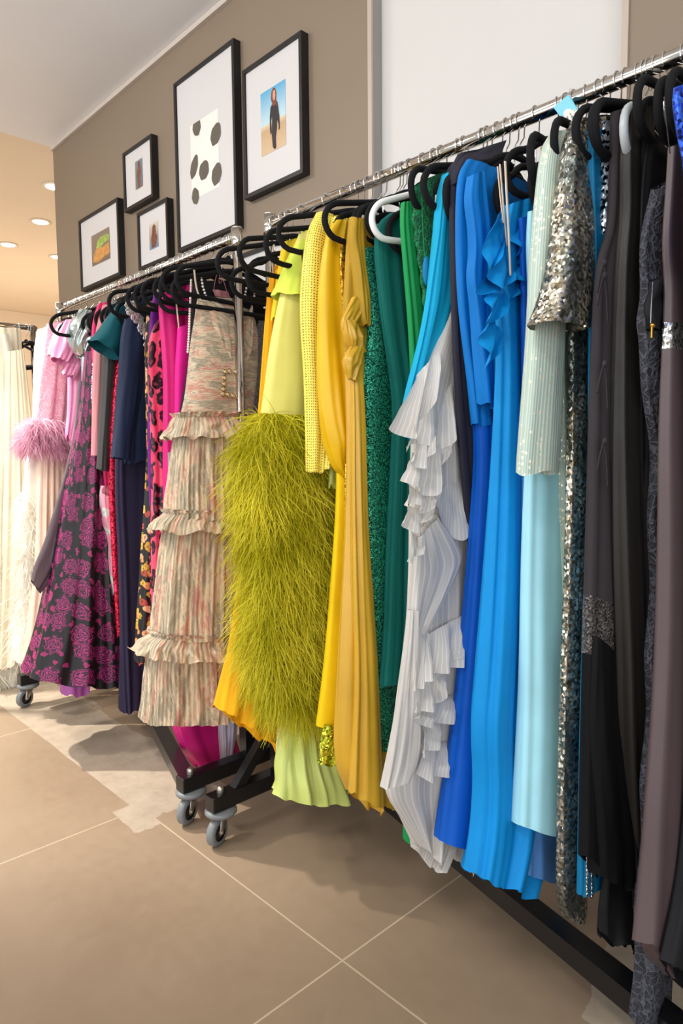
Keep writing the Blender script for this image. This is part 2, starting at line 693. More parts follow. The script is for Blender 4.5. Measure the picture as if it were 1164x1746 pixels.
def lace(name, c, c2, scale=75, rough=.8, bump=.8):
    t = NT(name)
    ob = t.coord()
    v = t.n('ShaderNodeTexVoronoi', Scale=scale)
    v.feature = 'DISTANCE_TO_EDGE'
    t.l(t.mix(.03, ob, t.noise(ob, 30, 2).outputs['Color']), v.inputs['Vector'])
    n2 = t.noise(ob, 55, 4, .7)
    m_ = t.math('ADD', t.ramp(v.outputs[0], [(.04, (1, 1, 1, 1)), (.14, (0, 0, 0, 1))]), t.ramp(n2.outputs[0], [(.5, (0, 0, 0, 1)), (.6, (.8, .8, .8, 1))]))
    t.l(t.mix(t.math('MINIMUM', m_, 1.0), c2, c), t.b.inputs['Base Color'])
    t.val('Roughness', rough)
    t.bump(m_, bump, .004)
    return t.m


def chrome(name, c=(.82, .80, .76, 1), rough=.08):
    t = NT(name)
    nz = t.noise(t.coord(), 60, 3)
    t.val('Base Color', c)
    t.val('Metallic', 1)
    t.l(t.ramp(nz.outputs[0], [(.3, (rough * .6,) * 3), (.8, (rough * 1.6,) * 3)]), t.b.inputs['Roughness'])
    return t.m


def glow(name, c, e):
    t = NT(name)
    t.val('Base Color', c)
    t.val('Emission Color', c)
    t.val('Emission Strength', e)
    return t.m


def floor_mat():
    """large brown porcelain tiles, pale joints, a pale bare patch of screed along the racks"""
    t = NT('floor_tiles')
    ob = t.coord()
    sep = t.n('ShaderNodeSeparateXYZ')
    t.l(ob, sep.inputs[0])
    x, y = sep.outputs[0], sep.outputs[1]
    P_, X0, Y0 = .953, -1.062, 1.012

    def joint(v, off):
        m = t.math('PINGPONG', t.math('SUBTRACT', v, off), P_ / 2)
        return t.math('LESS_THAN', m, .0022)
    j = t.math('MAXIMUM', joint(x, X0), joint(y, Y0))
    n1 = t.noise(ob, 1.6, 5, .6)
    n2 = t.noise(ob, 30, 3, .6)
    n3 = t.noise(ob, 400, 2, .6)
    c = t.ramp(n1.outputs[0], [(.3, srgb(146, 125, 103)), (.7, srgb(163, 142, 119))])
    c = t.mix(t.ramp(n2.outputs[0], [(.35, (.12,) * 3), (.7, (0, 0, 0))]), c, srgb(128, 108, 88))
    c = t.mix(t.math('MULTIPLY', n3.outputs[0], .16), c, srgb(112, 94, 76))
    c = t.mix(t.math('MULTIPLY', j, .75), c, srgb(206, 188, 162))
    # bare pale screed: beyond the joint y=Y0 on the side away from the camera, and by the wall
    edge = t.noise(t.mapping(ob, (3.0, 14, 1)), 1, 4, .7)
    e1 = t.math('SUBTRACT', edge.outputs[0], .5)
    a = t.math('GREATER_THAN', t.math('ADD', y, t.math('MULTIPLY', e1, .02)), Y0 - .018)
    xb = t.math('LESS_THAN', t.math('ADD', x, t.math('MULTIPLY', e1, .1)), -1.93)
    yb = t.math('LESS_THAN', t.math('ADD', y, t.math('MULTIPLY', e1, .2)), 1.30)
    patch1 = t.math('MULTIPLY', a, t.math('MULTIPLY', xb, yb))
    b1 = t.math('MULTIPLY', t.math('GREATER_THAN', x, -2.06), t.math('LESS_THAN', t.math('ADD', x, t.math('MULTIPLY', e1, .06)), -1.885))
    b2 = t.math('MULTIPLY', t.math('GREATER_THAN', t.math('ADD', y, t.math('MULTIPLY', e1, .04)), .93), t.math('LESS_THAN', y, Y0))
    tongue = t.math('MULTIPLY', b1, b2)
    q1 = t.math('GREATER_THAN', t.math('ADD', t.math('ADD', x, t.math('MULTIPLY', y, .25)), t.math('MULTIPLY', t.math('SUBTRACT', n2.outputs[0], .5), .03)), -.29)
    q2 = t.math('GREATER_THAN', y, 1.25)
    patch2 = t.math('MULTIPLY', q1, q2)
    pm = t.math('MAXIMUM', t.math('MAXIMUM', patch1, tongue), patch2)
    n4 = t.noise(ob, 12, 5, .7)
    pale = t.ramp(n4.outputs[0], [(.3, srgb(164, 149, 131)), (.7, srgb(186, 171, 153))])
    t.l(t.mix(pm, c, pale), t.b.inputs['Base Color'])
    t.l(t.ramp(n2.outputs[0], [(.3, (.42,) * 3), (.7, (.6,) * 3)]), t.b.inputs['Roughness'])
    t.val('Specular IOR Level', .35)
    t.bump(t.math('SUBTRACT', t.math('ADD', t.math('MULTIPLY', n3.outputs[0], .3), t.math('MULTIPLY', pm, .15)), t.math('MULTIPLY', j, .5)), .12, .002)
    return t.m
# ------------------------------------------------------------------ materials used by the room
M = {}
M['wall'] = paint('taupe_wall', srgb(133, 118, 101), rough=.5, var=.03, scale=2, bump=.12, bscale=420, spec=.35)
M['ceil'] = paint('ceiling_paint', srgb(238, 240, 244), rough=.8, var=.01, bump=.03)
M['cream'] = paint('cream_paint_warm_light', srgb(238, 222, 200), rough=.75, var=.015, bump=.03)  # colour of the far walls; on the far ceiling it carries warm light
M['white'] = paint('white_panel', srgb(206, 203, 200), rough=.55, var=.008, bump=.02)
M['grey'] = paint('shaded_grey_reveal', srgb(150, 147, 143), rough=.6, var=.02, bump=.03)  # niche return, its shade put into a grey colour
M['bead'] = paint('edge_bead', srgb(182, 168, 154), rough=.4, var=.02)
M['cornice'] = paint('shadow_bead', srgb(200, 190, 180), rough=.6, var=.02)
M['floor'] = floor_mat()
M['chrome'] = chrome('chrome_tube', (.62, .57, .50, 1), .09)  # warm dark tint stands in for reflections of a warm room
M['wire'] = chrome('chrome_wire', (.78, .79, .80, 1), .15)
M['blackmetal'] = paint('black_powder_coat', (.006, .006, .007, 1), rough=.28, var=.2, bump=.08, bscale=300, spec=.5)
M['rubber'] = paint('grey_rubber', srgb(118, 122, 124), rough=.5, var=.08)
M['hub'] = paint('black_hub', (.012, .012, .013, 1), rough=.4, var=.1)
M['zinc'] = paint('zinc_fork', srgb(182, 176, 166), rough=.3, var=.08, metallic=.85)
M['velvet'] = fabric('black_velvet', (.006, .006, .007, 1), rough=.9, sheen=.35, weave=1500, bump=.1)
M['whiteplastic'] = paint('white_plastic', srgb(240, 240, 238), rough=.35, var=.01, bump=0)
M['greyplastic'] = paint('clear_grey_plastic', srgb(176, 182, 184), rough=.3, var=.03, bump=0)
M['frame'] = paint('black_wood', (.011, .010, .010, 1), rough=.42, var=.25, scale=20, bump=.05)
M['mat'] = paint('white_mount', srgb(208, 206, 206), rough=.35, var=.008, bump=.01)
M['lamp'] = glow('lamp_lens', (1, .86, .66, 1), 14)
M['lampring'] = paint('lamp_ring', srgb(240, 228, 206), rough=.4, var=.01)

# ------------------------------------------------------------------ setting
CE = on(90, 252, 1, YW).z            # ceiling height from the wall's top far corner
XE = on(90, 252, 1, YW).x            # where the brown wall ends
NX0, NX1 = on(632, 0, 1, YW).x, on(1065, 0, 1, YW).x   # the white recess
ND = .052

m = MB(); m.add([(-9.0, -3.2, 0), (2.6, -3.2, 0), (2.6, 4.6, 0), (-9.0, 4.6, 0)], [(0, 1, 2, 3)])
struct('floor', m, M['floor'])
m = MB(); m.box(XE, 2.6, -1.6, YW + .12, CE, CE + .08)
struct('ceiling', m, M['ceil'])
m = MB(); m.box(-9.0, XE, -1.6, 4.6, CE + .002, CE + .08)
struct('ceiling', m, M['cream'])  # far ceiling: warm lamp light put into its cream colour
m = MB()
m.box(XE, NX0, YW, YW + .12, 0, CE)
m.box(NX1, 2.6, YW, YW + .12, 0, CE)
m.box(NX0, NX1, YW + ND, YW + .12, 0, CE)
struct('wall_right', m, M['wall'])
m = MB(); m.box(NX0 + .002, NX1 - .002, YW + ND - .006, YW + ND - .0005, 0.0, CE - .002)
struct('trim_1', m, M['white'])
m = MB(); m.box(NX0, NX0 + .004, YW + .001, YW + ND - .006, 0, CE - .002)
struct('trim_2', m, M['grey'])
m = MB(); m.box(NX0 - .012, NX0 + .005, YW - .004, YW + .004, 0, CE - .004)
struct('trim_3', m, M['bead'])
m = MB(); m.box(NX1 - .004, NX1 + .012, YW - .006, YW + .006, 0, CE - .004)
struct('trim_4', m, M['bead'])
m = MB(); m.box(XE, NX0 - .02, YW - .016, YW - .0005, CE - .022, CE - .001)
struct('trim_5', m, M['cornice'])
m = MB(); m.box(-9.0, -8.9, -1.6, 4.6, 0, CE)
struct('wall_far', m, M['cream'])
m = MB(); m.box(-9.0, XE, 4.5, 4.6, 0, CE)
struct('wall_back', m, M['cream'])

# ------------------------------------------------------------------ camera
cam = bpy.data.cameras.new('camera')
camo = bpy.data.objects.new('camera', cam)
COL.objects.link(camo)
cam.sensor_fit = 'AUTO'
cam.sensor_width = 36
cam.lens = F / 1746 * 36
cam.clip_start = .02
rot = Matrix(((RX[0], -RX[1], -RX[2]), (RY[0], -RY[1], -RY[2]), (RZ[0], -RZ[1], -RZ[2])))
camo.matrix_world = Matrix.Translation(CAM) @ rot.to_4x4()
sc.camera = camo

# ------------------------------------------------------------------ light
w = bpy.data.worlds.new('world')
sc.world = w
w.use_nodes = True
w.node_tree.nodes['Background'].inputs[0].default_value = (.90, .95, 1.0, 1)
w.node_tree.nodes['Background'].inputs[1].default_value = .74


def area(name, loc, size, e, col, tgt=None, sy=None, spread=None):
    l = bpy.data.lights.new(name, 'AREA')
    l.energy = e
    l.color = col
    l.size = size
    if sy:
        l.shape = 'RECTANGLE'
        l.size_y = sy
    else:
        l.shape = 'DISK'
    if spread:
        l.spread = spread
    o = bpy.data.objects.new(name, l)
    COL.objects.link(o)
    o.location = loc
    if tgt:
        o.rotation_euler = (Vector(tgt) - Vector(loc)).to_track_quat('-Z', 'Y').to_euler()
    return o


def spot(name, loc, tgt, e, col, ang=60, blend=.5, r=.04):
    l = bpy.data.lights.new(name, 'SPOT')
    l.energy = e
    l.color = col
    l.spot_size = math.radians(ang)
    l.spot_blend = blend
    l.shadow_soft_size = r
    o = bpy.data.objects.new(name, l)
    COL.objects.link(o)
    o.location = loc
    o.rotation_euler = (Vector(tgt) - Vector(loc)).to_track_quat('-Z', 'Y').to_euler()
    return o


WARM = (1.0, .84, .64)
NEUT = (1.0, .955, .90)
# ceiling lamps along the aisle
area('ceiling_lamp', (-.2, -.9, CE - .02), .7, 36, NEUT, (-.6, 1.3, .7))
area('ceiling_lamp', (-1.7, -.5, CE - .02), .6, 27, NEUT, (-1.6, 1.3, .8))
area('ceiling_lamp', (-3.2, -.3, CE - .02), .5, 34, (1, .93, .84), (-2.8, 1.3, .8))
# unseen fill areas added as daylight behind and beside the camera
area('daylight_fill', (2.4, -1.8, 1.5), 2.4, 54, (.93, .97, 1.0), (-1.2, 1.0, 1.1), 2.4)
area('daylight_fill', (-1.6, -3.0, 1.2), 4.5, 56, (.95, .97, 1.0), (-1.6, 1.0, 2.1), 2.0)  # added wide fill, tilted up to brighten the ceiling too
# spots of the far room on the pale gowns
spot('ceiling_spot', (-4.4, .1, CE - .03), (-3.45, 1.05, .75), 700, (1, .93, .82), 58, .6)
spot('ceiling_spot', (-3.4, -.5, CE - .03), (-2.75, 1.2, .3), 95, (1, .94, .85), 52, .6)
area('far_lamp', (-6.0, 2.0, CE - .05), .9, 95, WARM, (-6.0, 2.0, 0))
area('far_lamp', (-7.0, 2.6, .9), 1.6, 30, WARM, (-6.6, 2.4, 3))

# ------------------------------------------------------------------ recessed ceiling lamps of the far room
for (px, py), lb in (((69, 378), 'round ceiling lamp, the lit one nearest the wall edge'),
                     ((14, 417), 'round ceiling lamp close to the photo left border'),
                     ((92.5, 318), 'round ceiling lamp half hidden by the top of the wall edge'),
                     ((98.5, 438), 'round ceiling lamp showing as a dot beside the wall edge')):
    p = on(px, py, 2, CE)
    r = thing('ceiling_lamp', lb, 'ceiling light', p, 'recessed lamps in the warm ceiling')
    k = MB(); k.lathe(p, [(.075, .001), (.078, -.004), (.062, -.008), (.055, -.003)], 28)
    k.build('ring', M['lampring'], r)
    k = MB(); k.lathe(p, [(.056, -.002), (.05, -.006), (.01, -.007)], 24)
    k.build('lens', M['lamp'], r)

# ------------------------------------------------------------------ framed pictures on the brown wall
def flat(m, pts, y):
    """flat shape on the wall from a list of (x, z)"""
    m.add([(x, y, z) for x, z in pts], [tuple(range(len(pts) - 1, -1, -1))])


def picture(x0, x1, z0, z1, label, d=.034, fw=.015):
    r = thing('picture_frame', label, 'framed picture', ((x0 + x1) / 2, YW, z0), 'black framed pictures on the brown wall')
    k = MB()
    y0, y1 = YW - d, YW - .001
    for a in ((x0, x1, z0, z0 + fw), (x0, x1, z1 - fw, z1), (x0, x0 + fw, z0 + fw, z1 - fw), (x1 - fw, x1, z0 + fw, z1 - fw)):
        k.box(a[0], a[1], y0, y1, a[2], a[3])
    k.build('frame', M['frame'], r, False)
    k = MB(); k.box(x0 + fw, x1 - fw, YW - d + .008, YW - d + .011, z0 + fw, z1 - fw)
    k.build('mount', M['mat'], r, False)
    return r, YW - d + .0075


def wr(a, b):
    p, q = on(*a, 1, YW - .034), on(*b, 1, YW - .034)
    return p.x, q.x, q.z, p.z          # x0, x1, z0, z1


# tall print with grey leaves
a, b = on(295, 142, 1, YW - .034), on(404, 390, 1, YW - .034)
x0, x1, z0, z1 = a.x, b.x, (on(304, 427, 1, YW - .034).z + b.z) / 2, (a.z + on(402, 62, 1, YW - .034).z) / 2
r, yf = picture(x0, x1, z0, z1, 'tallest black frame with a print of six grey leaves')
W_, H_ = x1 - x0, z1 - z0
pap = paint('print_paper', srgb(229, 227, 221), rough=.5, var=.01, bump=0)
leafm = paint('leaf_ink', srgb(94, 86, 76), rough=.6, var=.06, scale=60, bump=0)
k = MB(); flat(k, [(x0 + W_ * u, z0 + H_ * v) for u, v in ((.255, .27), (.72, .27), (.72, .70), (.255, .70))], yf)
k.build('print', pap, r, False)
for u, v, rw, rh, tl in ((.37, .672, .068, .050, .35), (.68, .565, .082, .056, -.55), (.31, .455, .062, .062, -.45), (.475, .405, .085, .050, -.6), (.68, .345, .080, .056, -.4), (.32, .285, .062, .046, .3)):
    pts = []
    for q in range(30):
        an = 2 * PI * q / 30
        rr = 1 + .03 * math.sin(7 * an) + .16 * max(0, math.cos(an - PI / 2)) ** 12 + .10 * max(0, math.cos(an + PI / 2)) ** 12
        px_, pz_ = rw * W_ * rr * math.cos(an), rh * H_ * rr * math.sin(an)
        pts.append((x0 + W_ * u + px_ * math.cos(tl) - pz_ * math.sin(tl), min(z0 + H_ * v + px_ * math.sin(tl) + pz_ * math.cos(tl), z0 + .70 * H_)))
    k = MB(); flat(k, pts, yf - .0006); k.build('printed_leaf', leafm, r, False)

# portrait on a beach
a, b = on(412, 124, 1, YW - .034), on(516, 292, 1, YW - .034)
x0, x1, z0, z1 = a.x, b.x, (on(417, 342, 1, YW - .034).z + b.z) / 2, (a.z + on(514, 47, 1, YW - .034).z) / 2
r, yf = picture(x0, x1, z0, z1, 'black frame with a photo of a person in black under blue sky')
W_, H_ = x1 - x0, z1 - z0


def sheet(u0, u1, v0, v1, dy, mat, name):
    k = MB(); flat(k, [(x0 + W_ * u0, z0 + H_ * v0), (x0 + W_ * u1, z0 + H_ * v0), (x0 + W_ * u1, z0 + H_ * v1), (x0 + W_ * u0, z0 + H_ * v1)], yf - dy)
    return k.build(name, mat, r, False)


def grad(name, axis_lo, axis_hi, stops):
    t = NT(name)
    s_ = t.n('ShaderNodeSeparateXYZ')
    t.l(t.coord('Generated'), s_.inputs[0])
    nz = t.noise(t.coord(), 25, 3)
    t.l(t.ramp(t.math('ADD', s_.outputs[2], t.math('MULTIPLY', t.math('SUBTRACT', nz.outputs[0], .5), .12)), stops), t.b.inputs['Base Color'])
    t.val('Roughness', .35)
    return t.m


sky = grad('photo_sky', 0, 1, [(0, srgb(190, 214, 222)), (1, srgb(84, 164, 204))])
sand = grad('photo_sand', 0, 1, [(0, srgb(206, 178, 142)), (.8, srgb(190, 158, 120)), (1, srgb(214, 196, 168))])
fig = paint('photo_figure', srgb(40, 34, 36), rough=.4, var=.2, scale=40, bump=0)
skin = paint('photo_skin', srgb(206, 150, 122), rough=.4, var=.05, bump=0)
hairm = paint('photo_hair', srgb(120, 66, 40), rough=.4, var=.15, bump=0)
sheet(.30, .72, .49, .745, .0004, sky, 'photo_sky')
sheet(.30, .72, .27, .49, .0004, sand, 'photo_sand')


def poly(pts, dy, mat, name):
    k = MB(); flat(k, [(x0 + W_ * u, z0 + H_ * v) for u, v in pts], yf - dy); k.build(name, mat, r, False)


poly([(.47, .60), (.455, .53), (.455, .44), (.465, .40), (.485, .41), (.48, .50), (.495, .53), (.49, .46), (.485, .40), (.50, .30), (.535, .275), (.56, .285), (.555, .36), (.575, .42), (.58, .48), (.605, .44), (.60, .40), (.625, .41), (.62, .50), (.60, .58), (.585, .62), (.56, .625), (.50, .62)], .0010, fig, 'photo_gown')
poly([(.50, .625), (.48, .66), (.49, .71), (.52, .735), (.555, .725), (.575, .68), (.57, .62), (.585, .58), (.56, .60), (.51, .60)], .0012, hairm, 'photo_hair')
poly([(.51, .67), (.525, .64), (.545, .64), (.558, .67), (.555, .705), (.535, .715), (.515, .705)], .0014, skin, 'photo_face')


def small(c, label, stops, box, blob=None):
    global x0, x1, z0, z1, W_, H_, r, yf
    a, b, a2, b2 = [on(*q, 1, YW - .034) for q in c]
    x0, x1 = (a.x + a2.x) / 2, (b.x + b2.x) / 2
    z1, z0 = (a.z + b.z) / 2, (a2.z + b2.z) / 2
    r, yf = picture(x0, x1, z0, z1, label)
    W_, H_ = x1 - x0, z1 - z0
    t = NT('photo_' + label.split()[-1])
    nz = t.noise(t.coord(), 16, 3, .6, .5)
    s_ = t.n('ShaderNodeSeparateXYZ')
    t.l(t.coord('Generated'), s_.inputs[0])
    t.l(t.ramp(t.math('ADD', t.math('MULTIPLY', s_.outputs[2], .75), t.math('MULTIPLY', nz.outputs[0], .3)), stops), t.b.inputs['Base Color'])
    t.val('Roughness', .3)
    sheet(*box, .0005, t.m, 'photo')


small(((208, 260), (257, 230), (212, 361), (261, 336)), 'uppermost small black frame with a narrow portrait photo',
      [(.1, srgb(106, 112, 110)), (.5, srgb(96, 116, 128)), (.9, srgb(120, 130, 138))], (.39, .64, .28, .74))
poly([(.47, .28), (.56, .28), (.56, .45), (.60, .55), (.56, .64), (.57, .69), (.52, .72), (.48, .69), (.49, .63), (.45, .55)], .001, paint('photo_person', srgb(120, 78, 62), var=.3, scale=60, bump=0), 'photo_figure')
small(((132, 377), (198, 338), (139, 496), (206, 468)), 'lowest and farthest black frame with a landscape photo of greens',
      [(.1, srgb(112, 96, 82)), (.4, srgb(128, 112, 98)), (.9, srgb(130, 116, 104))], (.30, .76, .28, .70))
gr = paint('photo_green', srgb(150, 170, 84), var=.3, scale=50, bump=0)
og = paint('photo_orange', srgb(198, 142, 78), var=.3, scale=40, bump=0)
poly([(.42, .50), (.46, .60), (.55, .62), (.66, .63), (.75, .60), (.75, .53), (.62, .52), (.50, .48)], .001, gr, 'photo_greens')
poly([(.33, .34), (.36, .44), (.44, .50), (.58, .48), (.75, .50), (.75, .36), (.60, .34), (.45, .30)], .0012, og, 'photo_ground')
small(((232, 365), (283, 336), (237, 463), (288, 438)), 'lowest small black frame nearest the tall leaf print',
      [(.1, srgb(92, 130, 168)), (.5, srgb(150, 140, 130)), (.9, srgb(206, 196, 186))], (.36, .66, .28, .72))
poly([(.44, .30), (.58, .30), (.62, .45), (.58, .55), (.58, .64), (.53, .69), (.47, .65), (.46, .56), (.42, .45)], .001, paint('photo_sitter', srgb(112, 66, 48), var=.4, scale=60, bump=0), 'photo_figure')

small(((406, 441), (489, 397), (408, 610), (491, 572)), 'lowest black frame, half hidden behind the rack uprights and orange gown',
      [(.1, srgb(206, 204, 200)), (.5, srgb(222, 220, 216)), (.9, srgb(214, 212, 208))], (.28, .74, .28, .72))
ink = paint('pencil_line', srgb(150, 146, 140), bump=0)
for q in range(5):
    poly([(.36 + .06 * q, .40), (.368 + .06 * q, .40), (.40 + .05 * q, .64), (.392 + .05 * q, .64)], .001, ink, 'sketch_line')

# ------------------------------------------------------------------ rolling racks
def caster(x, y, parent, yaw, zt=.112):
    c = thing('caster', '', '', (x, y, 0))
    del c['label'], c['category']
    c.name = 'caster'
    c.parent = parent
    c.location = Vector((x, y, 0)) - Vector(parent.location)
    R_ = .041
    ca, sa = math.cos(yaw), math.sin(yaw)
    hx, hy = x + .022 * ca, y + .022 * sa
    d = Vector((-sa, ca, 0))

    def disc(prof, mat, nm, n=28):
        k = MB()
        v, f = [], []
        fw = Vector((ca, sa, 0))
        for rr, h in prof:
            for q in range(n):
                an = 2 * PI * q / n
                v.append(Vector((hx, hy, R_)) + fw * (rr * math.cos(an)) + Vector((0, 0, rr * math.sin(an))) + d * h)
        for i in range(len(prof) - 1):
            for q in range(n):
                f.append((i * n + q, i * n + (q + 1) % n, (i + 1) * n + (q + 1) % n, (i + 1) * n + q))
        k.add(v, f)
        k.build(nm, mat, c)
    disc([(.026, -.013), (.036, -.0135), (.041, -.009), (.041, .009), (.036, .0135), (.026, .013)], M['rubber'], 'tyre')
    disc([(.0, -.008), (.012, -.014), (.016, -.009), (.027, -.0125), (.027, .0125), (.016, .009), (.012, .014), (.0, .008)], M['hub'], 'wheel')
    k = MB()
    for sgn in (-1, 1):
        a_ = Vector((hx, hy, R_)) + d * (.017 * sgn)
        b_ = Vector((x, y, .092)) + d * (.017 * sgn)
        fw = Vector((ca, sa, 0))
        v = []
        for off in (-.0012, .0012):
            for p, h in ((a_ - Vector((0, 0, .008)), .008), (a_, .011), (b_, .021)):
                v += [p - fw * h + d * off, p + fw * h + d * off]
        f = [(0, 1, 3, 2), (2, 3, 5, 4), (6, 8, 9, 7), (8, 10, 11, 9), (0, 6, 7, 1), (4, 5, 11, 10), (0, 2, 8, 6), (2, 4, 10, 8), (1, 7, 9, 3), (3, 9, 11, 5)]
        k.add(v, f)
    k.tube([Vector((hx, hy, R_)) - d * .021, Vector((hx, hy, R_)) + d * .021], .0055, 8)
    k.build('fork', M['zinc'], c)
    k = MB(); k.lathe((x, y, 0), [(.02, .085), (.043, .086), (.048, .092), (.048, .098), (.043, .103), (.02, .104)], 30)
    k.build('bumper', M['rubber'], c)
    k = MB(); k.lathe((x, y, 0), [(.012, .10), (.012, .125), (.011, .158), (.011, .168), (.006, .172)], 6)
    k.build('bolt', M['zinc'], c)


def rack(xl, xr, label, y=YR, name='garment_rack', brace=True):
    r = thing(name, label, 'clothes rack', ((xl + xr) / 2, y, 0), 'chrome rolling racks along the brown wall')
    k = MB(); k.tube([(xl - .004, y, ZR), (xr + .004, y, ZR)], .0148, 20)
    k.build('rail', M['chrome'], r)
    for xx in (xl, xr):
        k = MB(); k.tube([(xx, y, .155), (xx, y, ZR - .03)], .0148, 20)
        k.tube([(xx, y, ZR - .045), (xx, y, ZR + .024)], .019, 20)
        k.lathe((xx, y, 0), [(.019, ZR + .024), (.017, ZR + .029), (.006, ZR + .031)], 20)
        u = k.build('upright', M['chrome'], r)
        k = MB(); k.box(xx - .019, xx + .019, y - .019, y + .019, .145, .36)
        k.build('socket', M['blackmetal'], u, False)
        k = MB(); k.box(xx - .024, xx + .024, y - .262, y + .262, .106, .152)
        c = k.build('foot_bar', M['blackmetal'], r, False, .003)
        k = MB()
        for sg in (((-1, 1) if xx == xl else (1,)) if brace else ()):
            k.bar((xx, y + sg * .17, .14), (xx, y + sg * .012, .32), .03, .03)
        if k.v:
            k.build('brace', M['blackmetal'], r, False)
        for sg in (-1, 1):
            caster(xx, y + sg * .222, r, -1.2 if sg < 0 else .6)
    k = MB(); k.bar((xl, y + .235, .129), (xr, y - .235, .129), .05, .045)
    k.build('diagonal_bar', M['blackmetal'], r, False)
    return r


rackA = rack(-1.668, .06, 'chrome rolling rack with yellow, green, blue and black gowns')
rackB = rack(-3.262, -1.836, 'chrome rolling rack with pink, navy and floral gowns below the pictures', brace=False)
# bare background rack, across the aisle's far end
XF = -3.80
r = thing('garment_rack', 'chrome rack with ivory bridal gowns at the far end', 'clothes rack', (XF, 1.0, 0))
k = MB(); k.tube([(XF, .55, 1.845), (XF, 1.40, 1.845)], .0148, 16); k.build('rail', M['chrome'], r)
k = MB(); k.tube([(XF, 1.38, .15), (XF, 1.38, 1.86)], .0148, 16); k.build('upright', M['chrome'], r)
k = MB(); k.tube([(XF, .57, .15), (XF, .57, 1.86)], .0148, 16); k.build('upright', M['chrome'], r)
k = MB(); k.bar((XF, .5, .129), (XF, 1.46, .129), .045, .045); k.build('foot_bar', M['blackmetal'], r, False)
for yy in (.57, 1.38):
    k = MB(); k.bar((XF - .24, yy, .129), (XF + .24, yy, .129), .045, .045); k.build('foot_bar', M['blackmetal'], r, False)
    for sg in (-1, 1):
        caster(XF + sg * .2, yy, r, .4)

# ------------------------------------------------------------------ hangers
def hanger(X, label, half=.205, yaw=0, color='velvet', zt=0, y=YR, z=ZR, group='velvet hangers on the racks', roll=0, dy=0, open_bar=False):
    """hook over the rail, sloping shoulders with rounded ends, bottom bar; plane across the rail"""
    r = thing('hanger', label, 'hanger', (X, y + dy, z), group)
    mat = M[color]
    ya = math.radians(yaw)
    cr, sr = math.cos(math.radians(roll)), math.sin(math.radians(roll))
    dv = Vector((math.sin(ya), math.cos(ya), 0))
    zn = z - .078 - zt

    def w(s_, h):
        h0 = h + zn - z
        return Vector((X, y + dy, z)) + dv * (s_ * cr - h0 * sr) + Vector((0, 0, s_ * sr + h0 * cr))
    hw = half
    prof = [(0, .004), (.03, .001), (.07, -.012), (hw - .055, -.038), (hw - .022, -.047), (hw, -.068), (hw + .005, -.091), (hw - .006, -.114), (hw - .03, -.126), (hw * .5, -.125), (0, -.124)]
    pts = prof + [(-a, b) for a, b in reversed(prof[1:-1])]
    pts = [w(a, b) for a, b in pts]
    k = MB()
    q = []
    if open_bar:                       # the bar stops short on the aisle side
        pts = [w(a, b) for a, b in reversed(prof[:-2])]
        pts = [w(hw, -.06), w(hw * .8, -.04), w(0, .004)] + [w(-a, b) for a, b in prof[1:-2]] + [w(-hw * .35, -.125)]
    n = len(pts)
    if open_bar:
        q = [Vector(x) for x in smooth_line([tuple(x) for x in pts], 2)]
    for i in range(0 if open_bar else n):
        a, b = pts[i], pts[(i + 1) % n]
        q += [a * .75 + b * .25, a * .25 + b * .75]
    k.tube(q, .0072, 8, not open_bar)
    k.ball(w(0, .008), .011, 6, .6, 1, .9)
    k.build('body', mat, r)
    hp = [w(0, 0), w(0, .03), w(.002, z - zn - .045), w(.014, z - zn - .030)]
    R_ = .0178
    for i in range(15):
        a = -.55 + i * (PI + 1.1) / 14 * 1.05
        hp.append(Vector((X, y + dy, z - .001)) + dv * (R_ * math.cos(a)) + Vector((0, 0, R_ * math.sin(a))))
    k = MB(); k.tube(hp, .0016, 6)
    k.build('hook', M['wire'], r)
    return r
# ------------------------------------------------------------------ cloths
C_ = srgb
M['orange'] = fabric('marigold_chiffon', C_(250, 176, 22), streak=.12, bump=.25, sheen=.15)
M['sheeryellow'] = fabric('yellow_crepe', C_(236, 204, 40), rough=.6)
M['lime'] = fabric('lime_organza', C_(222, 216, 118), rough=.55, sheen=.3, bump=.08)
M['limecap'] = fabric('lime_cap', C_(212, 226, 84), rough=.5, sheen=.25, bump=.08)
M['feather'] = fabric('chartreuse_feather', C_(206, 198, 16), c2=C_(238, 226, 66), rough=.55, sheen=.2, bump=0, trans=.25, var=.25)
M['featherbase'] = fabric('chartreuse_base', C_(150, 146, 14), rough=.8)
M['limesatin'] = satin('pale_lime_satin', C_(206, 218, 120), rough=.3)
M['ivorysatin'] = satin('ivory_satin', C_(240, 232, 196), rough=.4)
M['stud'] = dots('studded_yellow_mesh', C_(246, 226, 92), C_(150, 134, 60), scale=150, size=.24, rough=.5, metal=.6, rand=.2)
M['goldsatin'] = satin('golden_yellow_satin', C_(226, 180, 12), rough=.42)
M['sunny'] = fabric('sunny_yellow_crepe', C_(242, 200, 8), rough=.6)
M['goldseq'] = sparkle('gold_sequins', C_(196, 140, 30), C_(246, 206, 90), scale=210, tilt=.7)
M['limeseq'] = sparkle('lime_gold_sequins', C_(150, 160, 20), C_(226, 224, 70), scale=230, tilt=.8)
M['mustard'] = satin('mustard_satin', C_(206, 160, 44), rough=.33, spec=.6)
M['mustchif'] = fabric('mustard_chiffon', C_(176, 138, 34), rough=.55, streak=.15)
M['emerald'] = sparkle('emerald_lurex', C_(8, 92, 76), C_(64, 186, 150), scale=480, tilt=1.0, metallic=.6, rough=.32, dark=C_(3, 30, 28))
M['teal'] = fabric('teal_chiffon', C_(4, 98, 90), streak=.2, bump=.25, rough=.7)
M['kelly'] = fabric('kelly_green_crepe', C_(18, 140, 74), rough=.6)
M['greenlace'] = lace('green_lace', C_(24, 138, 84), C_(6, 78, 50), 110)
